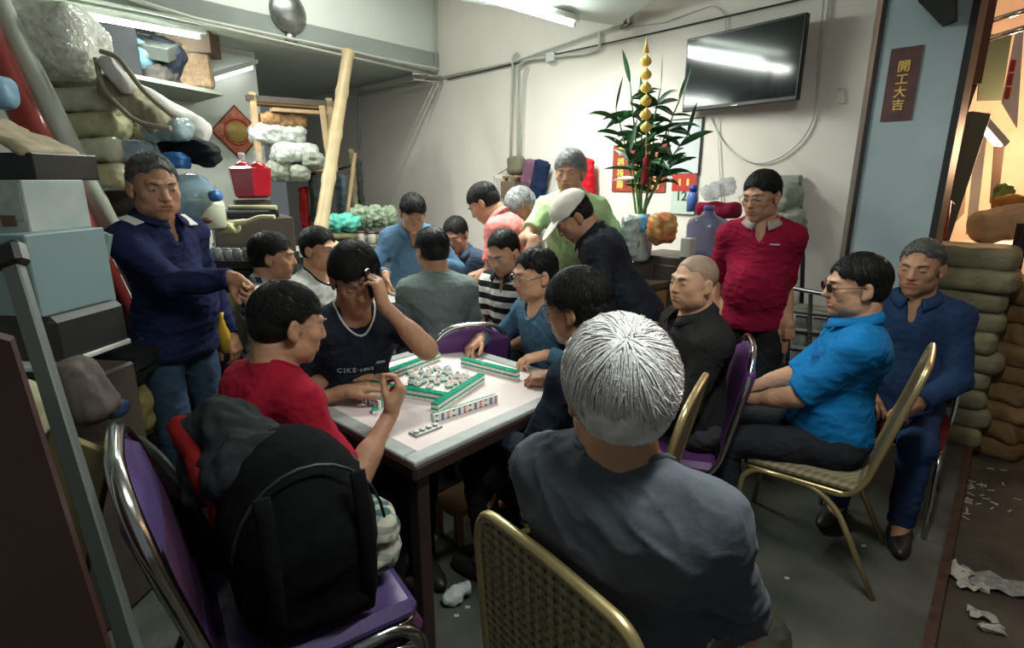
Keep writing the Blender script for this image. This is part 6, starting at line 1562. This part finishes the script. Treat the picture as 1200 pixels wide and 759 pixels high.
for k in range(6):
    o = MB().lathe((0, 0, 0), [(.022, 0), (.026, .07), (.016, .10), (.016, .12)], n=12).build('jar', mat('dark_jar', (.12, .08, .05), rough=.2, coat=.6), label=('leftmost', 'second', 'third', 'fourth', 'fifth', 'rightmost')[k] + ' dark jar on the ledge under the market counter', cat='jar'); o.location = st(1150 + 6 * k, 335, 4.0)
crate('wooden_ledge', st(1166, 340, 4.0), (.35, .25, .02), basis(hd(105), Z3), M_dkwood, 'small ledge with dark jars under the market counter', 'ledge')

# ---- litter on the floor
M_litter = mat('white_litter_paper', (.48, .44, .38), rough=.7); M_litter2 = mat('news_litter', (.34, .33, .32), rough=.7, col2=(.18, .17, .16), vs=40)
def litter(px, py, sx, sy, label, m, seed, z=-.1, rot=0):
    rs_ = random.Random(seed); p = onz(px, py, z); n = 6; mb = MB(); vs = []
    for i in range(n):
        for j in range(n):
            x, y = (i / (n - 1) - .5) * sx, (j / (n - 1) - .5) * sy
            vs.append((x * math.cos(rot) - y * math.sin(rot) + rs_.uniform(-.006, .006), x * math.sin(rot) + y * math.cos(rot) + rs_.uniform(-.006, .006), .012 + rs_.uniform(-.006, .022)))
    mb.add(vs, [(i * n + j, i * n + j + 1, (i + 1) * n + j + 1, (i + 1) * n + j) for i in range(n - 1) for j in range(n - 1)], 0, False)
    o = mb.build('litter_paper', m, label=label, cat='litter'); sd = o.modifiers.new('thickness', 'SOLIDIFY'); sd.thickness = .0015; o.location = p
    return o
litter(1172, 688, .26, .12, 'long crumpled sheet lying on the pavement at the right edge', M_litter2, 1, rot=-.5)
litter(1120, 672, .12, .11, 'crumpled wrapper on the pavement against the kerb', M_litter, 2, rot=.3)
litter(1138, 690, .10, .05, 'flat paper scrap between the wrapper and the long sheet', M_litter, 3, rot=-.2)
litter(1150, 724, .09, .05, 'white scrap nearest the bottom right, upper of two', M_litter, 4, rot=-.4)
litter(1161, 741, .09, .04, 'white scrap nearest the bottom right, lower of two', M_litter, 5, rot=-.3)
rs = random.Random(21); spots = [(rs.uniform(1090, 1165), rs.uniform(560, 600), -.1) for _ in range(26)] + [(rs.uniform(1150, 1196), rs.uniform(470, 600), -.1) for _ in range(12)]
bit = MB().box((0, 0, .003), (.035, .006, .003)).build('paper_shred', M_litter); first = True
for (px, py, z) in spots:
    o = bit if first else copy_tree(bit); first = False; p = onz(px, py, z)
    if (p - K1).dot(KN) < .06: p = p + KN * (.06 - (p - K1).dot(KN))
    o.location = p; o.rotation_euler = (0, 0, rs.uniform(0, 3.1)); tag(o, 'tiny pale shred scattered on the pavement beyond the kerb', 'litter', 'paper shreds on the pavement')
spots = [(854, 618), (922, 678), (540, 700), (535, 722), (548, 712), (1012, 640)]
names6 = ['tiny white scrap on the floor left of the gold chair’s front leg', 'tiny white scrap on the floor in front of the gold chair', 'tiny scrap left of the crumpled cup', 'tiny scrap just below the crumpled cup', 'tiny scrap right of the crumpled cup', 'tiny scrap at the gold chair’s rear leg']
for (px, py), lb in zip(spots, names6):
    o = MB().box((0, 0, .003), (.018, .012, .004)).build('paper_scrap', M_litter, label=lb, cat='litter'); o.location = onz(px, py, 0)
cp = empty('plastic_cup', onz(529, 708, .0), 'crushed clear plastic cup on the floor beside the table leg', 'cup')
b = Blend(); b.cone((0, 0, .03), (.05, .03, .05), .032, .026, k=.01); solid('cup', b, .006, mat('clear_cup_plastic', (.62, .66, .64), rough=.1, coat=.8), cp, folds=[(.010, 40, 3, (1, 1, 1))])
sack('cloth_rag', onz(560, 585, .03), (.07, .06, .025), cloth('pale_blue_rag', (.20, .25, .28)), 'pale blue-grey rag on the floor under the mahjong table', 'rag', res=.008)
st_ = empty('low_stool', onz(545, 620, 0), 'low brown stool under the near corner of the mahjong table', 'stool')
MB().box(V(0, 0, .17), (.26, .2, .03), TR, bev=.008).build('seat', M_wood2, st_)
for a in (-1, 1):
    for b in (-1, 1): MB().box(TX * a * .1 + TY * b * .07 + V(0, 0, .078), (.03, .03, .155), TR).build('leg', M_wood2, st_)
